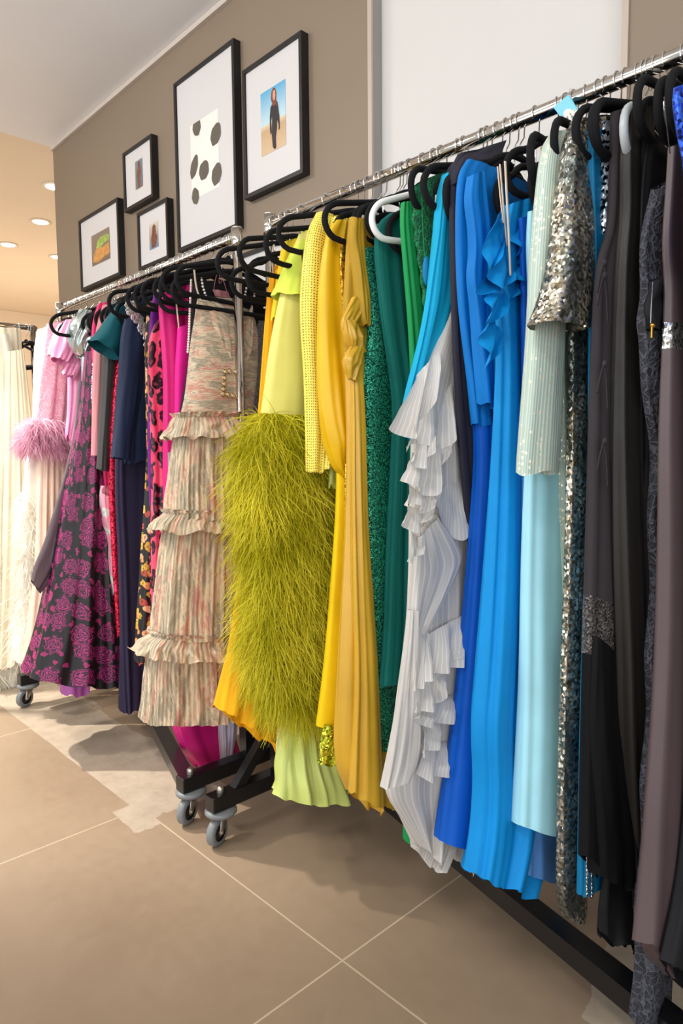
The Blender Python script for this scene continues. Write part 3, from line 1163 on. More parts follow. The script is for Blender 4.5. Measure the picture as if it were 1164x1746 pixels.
M['turq'] = fabric('turquoise_chiffon', C_(10, 164, 206), streak=.10, rough=.65)
M['aquaseq'] = fabric('aqua_lining', C_(40, 176, 190), rough=.6)
M['stripe'] = striped('grey_pinstripe_linen', C_(212, 207, 201), C_(232, 228, 222))
M['ink'] = fabric('ink_crepe', C_(42, 40, 52), rough=.8)
M['azure'] = fabric('azure_chiffon', C_(2, 112, 190), streak=.10, rough=.6, bump=.15, sheen=.05)
M['royal'] = fabric('royal_blue_crepe', C_(0, 86, 188), rough=.6, sheen=.05)
M['sky'] = fabric('sky_blue_chiffon', C_(4, 138, 210), streak=.06, rough=.6, sheen=.05)
M['slate'] = fabric('slate_blue_linen', C_(86, 140, 204), rough=.75)
M['aqua'] = fabric('pale_aqua_crepe', C_(166, 222, 234), rough=.6, bump=.05)
M['mint'] = ribbed_sequin('mint_sequins', C_(166, 186, 174), C_(192, 206, 192), C_(244, 238, 212))
M['silver'] = sparkle('silver_sequins', C_(158, 142, 112), C_(228, 220, 202), scale=190, tilt=.75, metallic=.8, rough=.25, dark=C_(96, 92, 78), big=22, mask=C_(96, 106, 104))
M['tealblue'] = fabric('petrol_blue_chiffon', C_(8, 112, 158), streak=.12, rough=.6)
M['crystal'] = sparkle('black_crystal_sequins', C_(30, 34, 44), C_(200, 210, 220), scale=190, tilt=1.0, metallic=.7, rough=.2, dark=C_(8, 8, 12))
M['char'] = fabric('charcoal_jersey', C_(52, 47, 50), rough=.75, sheen=.2)
M['olive'] = satin('olive_black_satin', C_(40, 37, 34), rough=.45, spec=.3)
M['jetvelvet'] = fabric('jet_velvet', C_(8, 8, 10), rough=.7, sheen=.6, spec=.2)
M['jet'] = fabric('black_crepe', C_(20, 20, 23), rough=.7)
M['glitblack'] = sparkle('black_glitter_mesh', C_(48, 44, 44), C_(110, 104, 100), scale=420, tilt=.9, metallic=.4, rough=.35, dark=C_(26, 24, 26))
M['charlace'] = lace('charcoal_lace', C_(78, 80, 90), C_(38, 39, 46), 70)
M['plum'] = satin('brown_plum_satin', C_(84, 69, 71), rough=.45)
M['crystalband'] = sparkle('crystal_band', C_(170, 164, 160), C_(240, 238, 232), scale=260, tilt=.8, metallic=.9, rough=.15)
M['brass'] = paint('brass', C_(196, 150, 60), rough=.25, metallic=1, bump=0)
M['bluseq'] = sparkle('cobalt_sequins', C_(20, 60, 190), C_(60, 110, 240), scale=200, tilt=.8, metallic=.6)
M['strap'] = fabric('beige_strap', C_(226, 206, 184), rough=.5, bump=.05)
M['tagblue'] = paint('blue_card', C_(120, 196, 222), rough=.5, bump=0, var=.02)
# far rack
M['ivory'] = fabric('ivory_tulle', C_(252, 246, 234), rough=.8, streak=.12, bump=.3)
M['champagne'] = fabric('champagne_tulle', C_(246, 234, 208), rough=.8, streak=.18, bump=.3)
M['peach'] = fabric('peach_tulle', C_(240, 208, 184), rough=.8, streak=.2, bump=.3)
M['ivfeather'] = fabric('ivory_feather', C_(250, 244, 230), rough=.7, bump=0, trans=.2)
M['pinklace'] = lace('pale_pink_lace', C_(244, 196, 208), C_(228, 160, 180), 90, bump=.5)
M['pinkfeather'] = fabric('pink_feather', C_(240, 172, 200), c2=C_(252, 218, 230), rough=.7, bump=0, trans=.25, var=.2)
M['pinksatin'] = satin('bubblegum_satin', C_(240, 148, 190), rough=.35)
M['palepink'] = satin('pale_pink_satin', C_(246, 190, 210), rough=.35)
M['silverlame'] = paint('silver_lame', C_(196, 208, 204), rough=.2, var=.1, scale=14, bump=.9, bscale=34, metallic=.75)
M['jacq'] = jacquard('rose_jacquard', C_(18, 14, 18), C_(162, 40, 108), C_(98, 26, 80), C_(156, 36, 98), scale=12.5, rad=.43)
M['greylining'] = satin('taupe_lining', C_(96, 80, 86), rough=.4)
M['purpseq'] = sparkle('purple_sequins', C_(104, 80, 150), C_(206, 186, 190), scale=170, tilt=.8)
M['hotpink'] = fabric('hot_pink_print', C_(226, 54, 110), rough=.5)
M['rose'] = fabric('dusty_rose_crepe', C_(186, 124, 128), rough=.65)
M['graphite'] = satin('graphite_satin', C_(62, 58, 56), rough=.35)
M['tealcrepe'] = fabric('deep_teal_crepe', C_(16, 84, 94), rough=.6, sheen=.2)
M['navy'] = fabric('navy_crepe', C_(30, 40, 66), rough=.65)
M['aubergine'] = fabric('aubergine_crepe', C_(38, 33, 58), rough=.7)
M['redseq'] = sparkle('red_sequins', C_(196, 10, 44), C_(236, 40, 80), scale=170, tilt=.6, metallic=.5)
M['leafpink'] = blossoms('pink_leaf_print', C_(226, 160, 176), [C_(236, 190, 200), C_(210, 224, 214), C_(150, 70, 90)], 20)
M['bloom'] = blossoms('golden_blossom_print', C_(22, 18, 18), [C_(196, 150, 40), C_(224, 150, 90), C_(232, 176, 130), C_(206, 170, 60), C_(170, 70, 50)], 30)
M['purple'] = fabric('violet_crepe', C_(106, 30, 130), rough=.6)
M['leo'] = leopard('pink_leopard', C_(232, 52, 96), C_(238, 96, 128), C_(28, 16, 22), 23)
M['magenta'] = satin('magenta_satin', C_(206, 8, 116), rough=.5)
M['fuchsia'] = fabric('fuchsia_crepe', C_(228, 30, 142), rough=.6)
M['pearl'] = paint('pearl', C_(236, 226, 216), rough=.2, bump=0, var=.03)
M['gold'] = paint('gold_setting', C_(206, 166, 84), rough=.25, metallic=1, bump=0)
M['diamond'] = paint('clear_crystal', C_(232, 230, 226), rough=.1, metallic=.7, bump=0)
TUL = [(.24, C_(78, 92, 84)), (.36, C_(212, 200, 176)), (.44, C_(150, 142, 126)), (.52, C_(212, 194, 168)), (.58, C_(190, 136, 122)), (.64, C_(210, 196, 172)), (.72, C_(104, 106, 100)), (.86, C_(220, 208, 184))]
M['tulle'] = printed_tulle('flower_printed_tulle', TUL, scale=(24, 4.5, 1))
M['tulledrape'] = printed_tulle('draped_printed_tulle', TUL, scale=(7, 26, 1), freq=420, streak=.3, bump=.5, band='Y', dist=7)
M['glit'] = sparkle('dusty_blue_glitter', C_(116, 122, 140), C_(170, 176, 192), scale=420, tilt=.5, metallic=.3, rough=.4, dark=C_(90, 96, 114))
M['lilacprint'] = printed_tulle('lilac_print', [(.3, C_(206, 200, 214)), (.5, C_(190, 176, 200)), (.7, C_(226, 210, 206))])
M['lilac'] = satin('orchid_satin', C_(186, 96, 178), rough=.4)


def put(r, name, mb, mat, smooth=True, label=None):
    o = mb.build(name, mat, r, smooth)
    if label:
        o['label'] = label
    return o


def gown(name, label, X, L, parts, cat='dress', hang=None, grp='gowns on the near rack', **k):
    """parts: (name, v0, v1, cloth). hang: dict for its hanger"""
    lf = Loft(X, L, **k)
    zb = min(p.z for p in lf.P[-1])
    r = thing(name, label, cat, (X, YR, max(0, zb)), grp)
    for nm, a, b, mt in parts:
        put(r, nm, lf.mb(a, b), M[mt])
    if hang is not None:
        h = dict(hang)
        hanger(X + h.pop('dx', 0), h.pop('label'), **h)
    return r, lf


def sleeve(r, X, L, R, mat, name='sleeve', **k):
    k.setdefault('t', .022)
    k.setdefault('n', 4)
    k.setdefault('amp', (.002, .004))
    k.setdefault('nu', 56)
    k.setdefault('hem', .004)
    lf = Loft(X, L, R, **k)
    return put(r, name, lf.mb(), M[mat]), lf


def strap(r, X, pts, w=.004, mat='strap', name='strap', dx=0):
    P = [on(px, py, 0, X) + Vector((dx, 0, 0)) for px, py in pts]
    P = [Vector(p) for p in smooth_line([tuple(p) for p in P], 2)]
    k = MB(); k.tube(P, w, 6, flat=(Vector((1, 0, 0)), .35))
    return put(r, name, k, M[mat])


def feathers(lf, count, v0, v1, a0, a1, length=(.06, .12), seed=1, width=.0013, out=.7, spread=.35, seg=5):
    """thin curling barbs rooted on a garment's surface"""
    rnd = random.Random(seed)
    m = MB()
    for _ in range(count):
        a = rnd.uniform(a0, a1) % 1
        v = rnd.uniform(v0, v1)
        p, nrm = lf.at(a, v)
        L_ = rnd.uniform(*length)
        side = Vector((rnd.gauss(0, spread), rnd.gauss(0, spread), rnd.gauss(0, .15)))
        d = (nrm * rnd.uniform(.25, out) + side + Vector((0, 0, -rnd.uniform(.2, 1.0)))).normalized()
        curl = Vector((rnd.gauss(0, .5), rnd.gauss(0, .5), -rnd.uniform(.6, 1.6)))
        wv = d.cross(Vector((rnd.gauss(0, 1), rnd.gauss(0, 1), rnd.gauss(0, 1)))).normalized()
        w_ = width * rnd.uniform(.6, 1.5)
        pts, q = [], p.copy()
        for s_ in range(seg + 1):
            pts.append(q.copy())
            q = q + d * (L_ / seg)
            d = (d + curl * (1.1 / seg)).normalized()
        vs_, fs = [], []
        for s_, q in enumerate(pts):
            ww = w_ * (1 - .75 * s_ / seg)
            vs_ += [q - wv * ww, q + wv * ww]
        for s_ in range(seg):
            fs.append((2 * s_, 2 * s_ + 1, 2 * s_ + 3, 2 * s_ + 2))
        m.add(vs_, fs)
    return m


def panel(X, top, hem, amp=.012, waves=3, seed=1, nu=90, nv=18, out=.02, x0=.0):
    """a flounce: sewn along TOP (photo path on the plane x=X), free along HEM, waving out of the plane"""
    A = resample(smooth_line([(p.y, p.z) for p in (on(a, b, 0, X + x0) for a, b in top)], 2), nu)
    B = resample(smooth_line([(p.y, p.z) for p in (on(a, b, 0, X + x0 + out) for a, b in hem)], 2), nu)
    rnd = random.Random(seed)
    ph = rnd.uniform(0, 6.28)
    m = MB()
    v, f, uv = [], [], []
    for j in range(nv):
        b = j / (nv - 1)
        for i in range(nu):
            u = i / (nu - 1)
            y = A[i][0] * (1 - b) + B[i][0] * b
            z = A[i][1] * (1 - b) + B[i][1] * b
            w = math.sin(waves * 2 * PI * u + ph + 1.2 * math.sin(2.2 * u + seed))
            x = X + x0 + out * b ** .7 + amp * b ** .8 * w + .003 * noise.noise(Vector((u * 6, b * 4, seed)))
            v.append((x, y, z))
    for j in range(nv - 1):
        for i in range(nu - 1):
            f.append((j * nu + i, (j + 1) * nu + i, (j + 1) * nu + i + 1, j * nu + i + 1))
            uv.append(tuple((.34 * ii / nu + seed * .1, .2 * jj / nv) for ii, jj in ((i, j), (i, j + 1), (i + 1, j + 1), (i + 1, j))))
    m.add(v, f, uv)
    return m
# ------------------------------------------------------------------ near rack, from its far end towards the camera
def HG(label, **k):
    k['label'] = label
    return k


# marigold chiffon gown
r, lf = gown('evening_gown', 'marigold orange chiffon gown with gathered hem, farthest on the near rack', -1.60,
             [(460, 470), (455, 510), (448, 600), (441, 700), (430, 800), (418, 900), (405, 1010), (392, 1100), (380, 1150), (368, 1205)],
             [('bodice', 0, .28, 'orange'), ('skirt', .28, .9, 'orange'), ('hem_band', .9, 1, 'orange')],
             R=[(482, 440), (492, 510), (500, 600), (506, 700), (510, 800), (512, 900), (512, 1010), (510, 1100), (500, 1180), (476, 1278)],
             t=[(0, .012), (.88, .03), (1, .055)], n=6, amp=[(0, .003), (.85, .007), (1, .014)], hem=.012, seed=3,
             hang=HG('black velvet hanger holding the marigold orange gown', yaw=6, half=0.218))
strap(r, -1.60, [(470, 400), (463, 440), (470, 500), (477, 545)], .004)
# sheer yellow top
r, lf = gown('party_dress', 'bright yellow crepe dress with cutaway side beside the lime gown', -1.53,
             [(484, 412), (478, 440), (472, 480), (466, 520), (464, 548)], [('bodice', 0, 1, 'sheeryellow')],
             R=[(510, 405), (516, 440), (520, 480), (522, 520), (520, 560)], t=.014, n=3, amp=(.002, .004), seed=4,
             hang=HG('black velvet hanger behind the lime cap sleeve', yaw=-4, half=0.228, dx=.01))
# lime gown with feather skirt
XL = -1.415
r, lf = gown('feather_gown', 'lime gown with a bushy chartreuse feather skirt', XL,
             [(512, 398), (492, 450), (480, 500), (466, 580), (455, 650), (446, 715)],
             [('bodice', 0, 1, 'lime')],
             R=[(560, 380), (566, 450), (568, 500), (570, 580), (572, 650), (574, 720)], t=[(0, .02), (1, .04)], n=5, amp=(.002, .006), seed=5, hem=0,
             hang=HG('black velvet hanger holding the lime feather gown', yaw=-3, half=0.218))
sleeve(r, XL, [(516, 394), (498, 430), (484, 468), (473, 500)], [(545, 392), (535, 430), (524, 480), (513, 521)], 'limecap', 'cap_sleeve', t=[(0, .015), (1, .045)], n=3, amp=(.001, .006), rise=.0)
fl = Loft(XL, [(444, 706), (424, 740), (418, 790), (420, 850), (424, 900), (434, 960), (434, 1010), (430, 1060), (430, 1110), (448, 1160), (474, 1196), (494, 1222)],
          [(556, 714), (558, 750), (556, 790), (560, 850), (566, 900), (556, 960), (552, 1010), (552, 1060), (548, 1110), (546, 1150), (536, 1190), (520, 1222)],
          t=[(0, .05), (.15, .085), (.5, .08), (.9, .075), (1, .05)], n=4, amp=(.006, .012), seed=6, hem=0)
put(r, 'feather_underskirt', fl.mb(), M['featherbase'])
fm = feathers(fl, 15000, .0, .97, .5 - .5, 1.0, (.05, .125), 11, width=.0012, out=.75)
o = put(r, 'feathers', fm, M['feather'], False)
o['kind'] = 'stuff'
ls = Loft(XL + .005, [(490, 1200), (482, 1260), (478, 1320), (474, 1358)], [(545, 1190), (562, 1250), (576, 1300), (590, 1362)], t=[(0, .03), (1, .07)], n=8, amp=(.008, .026), seed=7, hem=.012, sharp=.7)
put(r, 'satin_hem', ls.mb(), M['limesatin'])
lf2 = Loft(XL - .05, [(478, 1200), (474, 1240), (471, 1298)], [(496, 1200), (494, 1240), (490, 1296)], t=.01, n=2, amp=(.002, .004), nu=48, seed=8)
put(r, 'lining', lf2.mb(), M['ivorysatin'])
# studded sleeve gown
r, lf = gown('studded_gown', 'pale yellow gown with long studded sleeves beside the lime gown', -1.285,
             [(540, 372), (548, 420), (552, 500), (556, 600), (560, 700), (562, 800), (560, 830)],
             [('bodice', 0, .5, 'stud'), ('skirt', .5, 1, 'limesatin')], t=.014, n=5, amp=(.002, .004), seed=9, rise=.03,
             hang=HG('black velvet hanger holding the pale studded gown', yaw=14, half=0.233, zt=-.012))
sleeve(r, -1.285, [(541, 362), (524, 395), (518, 450), (514, 520), (517, 580), (522, 640), (524, 720), (523, 805)],
       [(566, 372), (560, 410), (559, 470), (560, 540), (558, 600), (556, 660), (552, 730), (547, 806)], 'stud', t=[(0, .02), (.3, .03), (1, .022)], n=3, amp=(.002, .004), seed=10)
sleeve(r, -1.262, [(566, 370), (562, 420), (560, 520), (560, 640), (556, 740), (551, 800)], [(582, 376), (578, 420), (574, 520), (570, 640), (566, 740), (560, 798)], 'stud', t=.014, n=2, seed=10)
# golden satin gown with hanging drape
r, lf = gown('draped_gown', 'golden yellow satin gown with long draped sleeve', -1.222,
             [(575, 380), (572, 450), (572, 600), (574, 760), (572, 860), (566, 960), (560, 1060), (552, 1150), (540, 1238)],
             [('bodice', 0, .35, 'goldsatin'), ('skirt', .35, 1, 'sunny')], t=[(0, .015), (1, .026)], n=4, amp=(.002, .005), seed=12, hem=.004,
             R=[(640, 380), (650, 450), (655, 600), (655, 760), (652, 860), (650, 960), (650, 1060), (648, 1150), (645, 1240)],
             hang=HG('black velvet hanger holding the golden draped gown', yaw=-6, half=.165))
sleeve(r, -1.205, [(572, 376), (556, 400), (547, 470), (545, 560), (546, 650), (550, 710), (560, 760), (572, 800), (585, 813)],
       [(592, 380), (594, 430), (598, 500), (601, 580), (602, 660), (596, 720), (592, 750), (592, 785), (590, 810)], 'goldsatin', 'draped_sleeve', t=[(0, .015), (.5, .028), (.85, .04), (1, .012)], n=5, amp=(.004, .010), seed=13, nu=80)
# gold sequin gown
r, lf = gown('sequin_gown', 'slim gold sequin gown seen as a strip beside mustard satin', -1.182,
             [(583, 405), (578, 440), (584, 520), (588, 600), (590, 700), (588, 800), (588, 900), (586, 1000), (584, 1100), (580, 1200), (576, 1304)],
             [('bodice', 0, .3, 'goldseq'), ('skirt', .3, 1, 'goldseq')], t=[(0, .012), (1, .018)], n=4, amp=(.002, .005), seed=14, hem=.006,
             hang=HG('black velvet hanger holding the slim gold sequin gown', yaw=2, half=.232, dx=.022))
ls = Loft(-1.20, [(556, 1236), (548, 1270), (545, 1305)], [(600, 1230), (602, 1270), (600, 1300)], t=.02, n=5, amp=(.004, .007), seed=15, nu=64)
r2 = thing('sequin_dress', 'lime gold sequin hem peeking below the yellow crepe skirt', 'dress', (-1.20, YR, .2), 'gowns on the near rack')
put(r2, 'skirt', ls.mb(), M['limeseq'])
# mustard wrap gown
XM = -1.138
r, lf = gown('wrap_gown', 'mustard satin wrap gown with a twisted knot at the waist', XM,
             [(597, 372), (592, 420), (590, 470), (586, 540), (590, 600), (594, 680), (596, 780), (594, 880), (590, 980), (586, 1080), (582, 1180), (578, 1300), (600, 1350)],
             [('bodice', 0, .22, 'mustchif'), ('skirt', .22, 1, 'mustard')],
             R=[(640, 385), (650, 420), (655, 470), (655, 540), (640, 600), (645, 700), (652, 800), (660, 900), (668, 1000), (676, 1100), (684, 1200), (690, 1290), (680, 1384)],
             t=[(0, .016), (.3, .02), (1, .045)], n=6, amp=[(0, .003), (.3, .006), (1, .012)], seed=16, hem=.004, sharp=.9,
             hang=HG('black velvet hanger holding the mustard wrap gown', yaw=2, half=.165))
sleeve(r, XM + .02, [(597, 370), (594, 400), (600, 440), (606, 490), (606, 540), (612, 556)], [(618, 385), (618, 420), (622, 470), (626, 520), (626, 548), (624, 558)], 'mustchif', t=[(0, .012), (1, .02)], n=4, amp=(.002, .005), seed=17)
for i, (l_, r_, t_) in enumerate((
        ([(604, 505), (592, 528), (582, 548), (588, 575), (600, 600)], [(622, 520), (612, 540), (600, 560), (604, 582), (613, 600)], .014),
        ([(586, 545), (590, 575), (600, 596), (612, 606)], [(606, 548), (612, 570), (618, 588), (622, 598)], .020),
        ([(600, 590), (588, 606), (587, 622), (596, 645)], [(618, 590), (614, 612), (611, 630), (606, 652)], .016))):
    kn = Loft(XM + .024 + .007 * i, l_, r_, t=[(0, .006), (.5, t_), (1, .006)], n=4, amp=(.004, .006), seed=18 + i, nu=64, diag=1.5, hem=0)
    put(r, 'twisted_knot', kn.mb(), M['mustard'])
tr = Loft(XM + .028, [(598, 610), (600, 700), (598, 850), (600, 1000), (606, 1150), (600, 1280), (597, 1352)], [(612, 610), (620, 700), (622, 850), (630, 1000), (640, 1150), (645, 1280), (647, 1385)],
          t=[(0, .01), (1, .035)], n=4, amp=(.003, .012), seed=19, nu=72, hem=.01)
put(r, 'sash_panel', tr.mb(), M['mustard'])
# hanger of white plastic
hanger(-1.018, 'white plastic hanger with open bar end above the emerald gown', half=.225, yaw=9, color='whiteplastic', zt=.0, roll=7, open_bar=True)
# emerald metallic gown
XE_ = -1.115
r, lf = gown('strapless_gown', 'emerald green metallic strapless gown with banded bodice', XE_,
             [(612, 424), (618, 480), (626, 540), (629, 575), (622, 620), (620, 660), (619, 700), (619, 800), (622, 920), (628, 1040), (637, 1160), (645, 1278)],
             [('bodice', 0, .145, 'emerald'), ('waist_band', .145, .235, 'emerald'), ('hip_band', .235, .335, 'emerald'), ('skirt', .335, 1, 'emerald')],
             R=[(690, 420), (690, 480), (690, 540), (690, 575), (700, 620), (705, 660), (708, 700), (712, 800), (716, 920), (718, 1040), (720, 1160), (722, 1278)],
             t=[(0, .02), (.2, .022), (.35, .03), (1, .032)], n=3, amp=(.001, .004), seed=20, hem=.004,
             hang=HG('black velvet hanger holding the emerald metallic gown', yaw=5, half=.165))
# teal chiffon
r, lf = gown('chiffon_gown', 'dark teal pleated chiffon gown left of the kelly green one', -1.072,
             [(668, 362), (645, 380), (640, 420), (648, 500), (655, 560), (666, 630), (674, 690), (672, 780), (668, 880), (664, 980), (660, 1080), (652, 1168)],
             [('bodice', 0, .3, 'teal'), ('skirt', .3, 1, 'teal')], t=[(0, .018), (1, .035)], n=12, amp=[(0, .004), (1, .011)], seed=21, hem=.012,
             hang=HG('black velvet hanger holding the dark teal gown', yaw=10, half=.165))
# kelly green
r, lf = gown('crepe_gown', 'kelly green crepe gown with lace plunge front', -.972,
             [(686, 345), (683, 380), (690, 460), (697, 540), (702, 620), (704, 720), (702, 860), (700, 1000), (698, 1150), (696, 1300), (694, 1436)],
             [('bodice', 0, .3, 'kelly'), ('skirt', .3, 1, 'kelly')],
             R=[(706, 345), (716, 400), (726, 470), (738, 560), (742, 640), (742, 720), (735, 860), (728, 1000), (722, 1150), (720, 1300), (717, 1440)],
             t=[(0, .012), (1, .02)], n=5, amp=(.003, .006), seed=22, hem=.004,
             hang=HG('black velvet hanger whose loops frame the green lace top', yaw=-12, half=0.223, zt=-.01))
r, lf = gown('lace_dress', 'green lace high neck dress framed by two black hanger loops', -.935,
             [(704, 318), (702, 352), (708, 400), (716, 460), (724, 540)], [('bodice', 0, 1, 'greenlace')],
             R=[(790, 296), (792, 340), (794, 400), (795, 460), (795, 540)], t=.014, n=3, amp=(.002, .004), seed=23, rise=.012, zig=.003,
             hang=HG('black velvet hanger in front of the green lace dress', yaw=-16, half=0.208, dx=.025, zt=.022))
strap(r, -.918, [(719, 325), (720, 380), (724, 440)], .0016, 'kelly', 'cord')
k = MB(); p = on(727, 462, 0, -.915); k.ball(p, .03, 10, .25, .35, 1.0)
put(r, 'tassel', k, M['tealblue'])
# pinstripe ruffle gown
XR = -.892
r, lf = gown('ruffle_gown', 'pale grey pinstripe gown with cascading ruffles and high low hem', XR,
             [(744, 332), (742, 390), (752, 460), (765, 515), (745, 580), (724, 640), (706, 700), (704, 790), (702, 880), (702, 980), (698, 1080), (686, 1180), (672, 1270), (654, 1345), (688, 1396), (716, 1440)],
             [('bodice', 0, .22, 'stripe'), ('skirt', .22, 1, 'stripe')],
             R=[(800, 320), (802, 390), (804, 460), (806, 515), (808, 580), (810, 640), (812, 700), (815, 790), (818, 880), (820, 980), (820, 1080), (815, 1180), (808, 1270), (800, 1345), (775, 1420), (745, 1486)],
             t=[(0, .014), (.3, .025), (.8, .04), (1, .03)], n=6, amp=[(0, .003), (1, .012)], seed=24, hem=.0, nz=90,
             hang=HG('black velvet hanger holding the pinstripe ruffle gown', yaw=3, half=.165))
for i, (top, hem, am, wv, ou) in enumerate((
        ([(710, 640), (725, 622), (748, 600)], [(667, 731), (684, 742), (706, 752), (697, 722), (727, 720), (737, 680)], .012, 2, .035),
        ([(702, 735), (730, 690), (775, 630)], [(684, 763), (700, 775), (708, 752), (737, 768), (763, 768), (778, 722)], .014, 2.5, .030),
        ([(706, 748), (722, 738), (742, 730)], [(703, 785), (718, 804), (728, 784), (732, 772), (741, 768)], .012, 2, .040),
        ([(702, 772), (730, 766), (770, 740)], [(688, 820), (702, 830), (737, 851), (747, 830), (758, 775)], .014, 2, .030),
        ([(694, 824), (715, 838), (745, 835)], [(690, 864), (708, 856), (724, 881), (734, 864), (740, 850)], .012, 2, .032),
        ([(692, 860), (712, 868), (738, 862)], [(686, 890), (700, 906), (716, 917), (710, 900), (728, 884)], .012, 2, .030),
        ([(700, 905), (712, 915), (722, 916)], [(691, 957), (704, 970), (707, 950), (716, 944)], .010, 1.5, .028),
        ([(738, 850), (765, 820), (800, 800)], [(745, 880), (768, 912), (786, 925), (795, 910), (806, 880)], .010, 1.5, .022),
        ([(706, 1075), (716, 1080), (730, 1078)], [(704, 1178), (716, 1174), (722, 1160)], .010, 1.5, .030),
        ([(712, 1092), (745, 1072), (786, 1050)], [(718, 1164), (750, 1148), (768, 1142), (782, 1136)], .014, 2, .034),
        ([(710, 1160), (732, 1150), (760, 1138)], [(706, 1216), (728, 1212), (752, 1205), (756, 1160)], .014, 2, .030),
        ([(710, 1206), (735, 1200), (778, 1180)], [(707, 1222), (719, 1240), (745, 1236), (772, 1230)], .014, 2.2, .034),
        ([(718, 1232), (735, 1230), (758, 1226)], [(714, 1289), (726, 1286), (746, 1272), (756, 1262)], .012, 2, .032),
        ([(720, 1278), (738, 1272), (764, 1262)], [(716, 1322), (734, 1337), (746, 1326), (762, 1322)], .012, 2, .030),
        ([(770, 1080), (785, 1070), (800, 1062)], [(772, 1128), (786, 1118), (800, 1112)], .010, 1.5, .030))):
    put(r, 'ruffle', panel(XR, [(a_, b_) for a_, b_ in top], hem, am, wv, 40 + i, out=ou, x0=(.012 if i < 2 else .026 if i < 8 else .042)), M['stripe'])
sw = Loft(XR + .036, [(712, 915), (706, 960), (702, 1010), (700, 1060), (700, 1096)], [(742, 878), (770, 912), (790, 946), (777, 980), (745, 1042), (712, 1096)], t=.010, n=4, amp=(.003, .006), seed=56, nu=96, hem=0)
put(r, 'swirl_panel', sw.mb(), M['stripe'])
sw = Loft(XR + .046, [(696, 1040), (688, 1110), (680, 1180), (668, 1260), (653, 1343)], [(706, 1040), (705, 1110), (708, 1180), (713, 1283), (694, 1322)], t=[(0, .01), (1, .02)], n=3, amp=(.003, .007), seed=57, nu=80, hem=0)
put(r, 'side_panel', sw.mb(), M['stripe'])
ls = Loft(XR + .012, [(768, 1250), (760, 1340), (752, 1440)], [(805, 1250), (806, 1380), (806, 1490)], t=.014, n=4, amp=(.004, .008), seed=26, nu=64, hem=.01)
put(r, 'underskirt', ls.mb(), M['stripe'])
# turquoise sleeve gown
XT = -.866
r, lf = gown('chiffon_gown', 'turquoise chiffon gown with one slanting sleeve over grey ruffles', XT,
             [(775, 290), (780, 360), (782, 500), (790, 640), (796, 760), (800, 900), (803, 1000)], [('bodice', 0, 1, 'turq')],
             R=[(815, 285), (820, 360), (825, 500), (825, 640), (826, 760), (826, 900), (826, 1000)], t=.012, n=4, amp=(.002, .004), seed=27,
             hang=HG('black velvet hanger with turquoise gown on its end', yaw=6, half=0.223))
sleeve(r, XT, [(758, 296), (746, 340), (742, 400), (732, 470), (722, 540), (706, 620), (690, 692), (684, 740)],
       [(778, 300), (770, 345), (769, 420), (768, 500), (752, 560), (732, 640), (712, 705), (704, 750)], 'turq', t=[(0, .014), (.5, .016), (1, .008)], n=6, amp=(.003, .006), lean=-.06, seed=28)
# ink sash gown
r, lf = gown('sheath_gown', 'narrow ink black crepe gown between grey ruffles and azure chiffon', -.845,
             [(782, 262), (770, 285), (768, 360), (770, 440), (770, 520), (773, 640), (781, 760), (792, 880), (802, 980), (808, 1030)],
             [('bodice', 0, .4, 'ink'), ('skirt', .4, 1, 'ink')],
             R=[(850, 250), (790, 300), (782, 360), (782, 440), (786, 520), (796, 620), (808, 720), (818, 840), (818, 940), (812, 1030)],
             t=[(0, .014), (.1, .01), (1, .008)], n=3, amp=(.001, .003), seed=29, hem=.0,
             hang=HG('black velvet hanger under the ink black gown', yaw=-5, half=.165))
kn = Loft(-.845, [(792, 262), (776, 276), (768, 300), (768, 316)], [(860, 240), (850, 262), (838, 290), (820, 310)], t=[(0, .012), (.5, .032), (1, .018)], n=4, amp=(.004, .007), seed=30, nu=72, hem=0)
put(r, 'gathered_shoulder', kn.mb(), M['ink'])
# azure gown with royal skirt
XB = -.812
r, lf = gown('cape_gown', 'azure blue chiffon gown with keyhole sleeve and royal skirt', XB,
             [(796, 272), (780, 296), (776, 350), (778, 420), (782, 500), (788, 560), (798, 640), (806, 725)],
             [('bodice', 0, 1, 'azure')], t=[(0, .018), (1, .026)], n=8, amp=(.003, .007), seed=31, hem=.004,
             hang=HG('black velvet hanger holding the azure chiffon gown', yaw=4, half=.165))
sleeve(r, XB + .024, [(800, 300), (794, 340), (800, 380), (803, 430), (798, 470), (806, 520), (812, 600), (820, 690)], [(822, 292), (828, 350), (832, 420), (834, 480), (836, 540), (838, 600), (838, 650), (836, 700)], 'azure', t=[(0, .012), (1, .018)], n=5, amp=(.003, .006), seed=32)
ls = Loft(XB, [(812, 715), (816, 780), (810, 900), (803, 1010), (793, 1110), (780, 1230), (768, 1330), (755, 1436)], [(860, 700), (870, 780), (872, 900), (872, 1010), (870, 1110), (866, 1230), (862, 1330), (858, 1440)],
          t=[(0, .02), (1, .045)], n=7, amp=(.003, .008), seed=33, hem=.003)
put(r, 'skirt', ls.mb(), M['royal'])
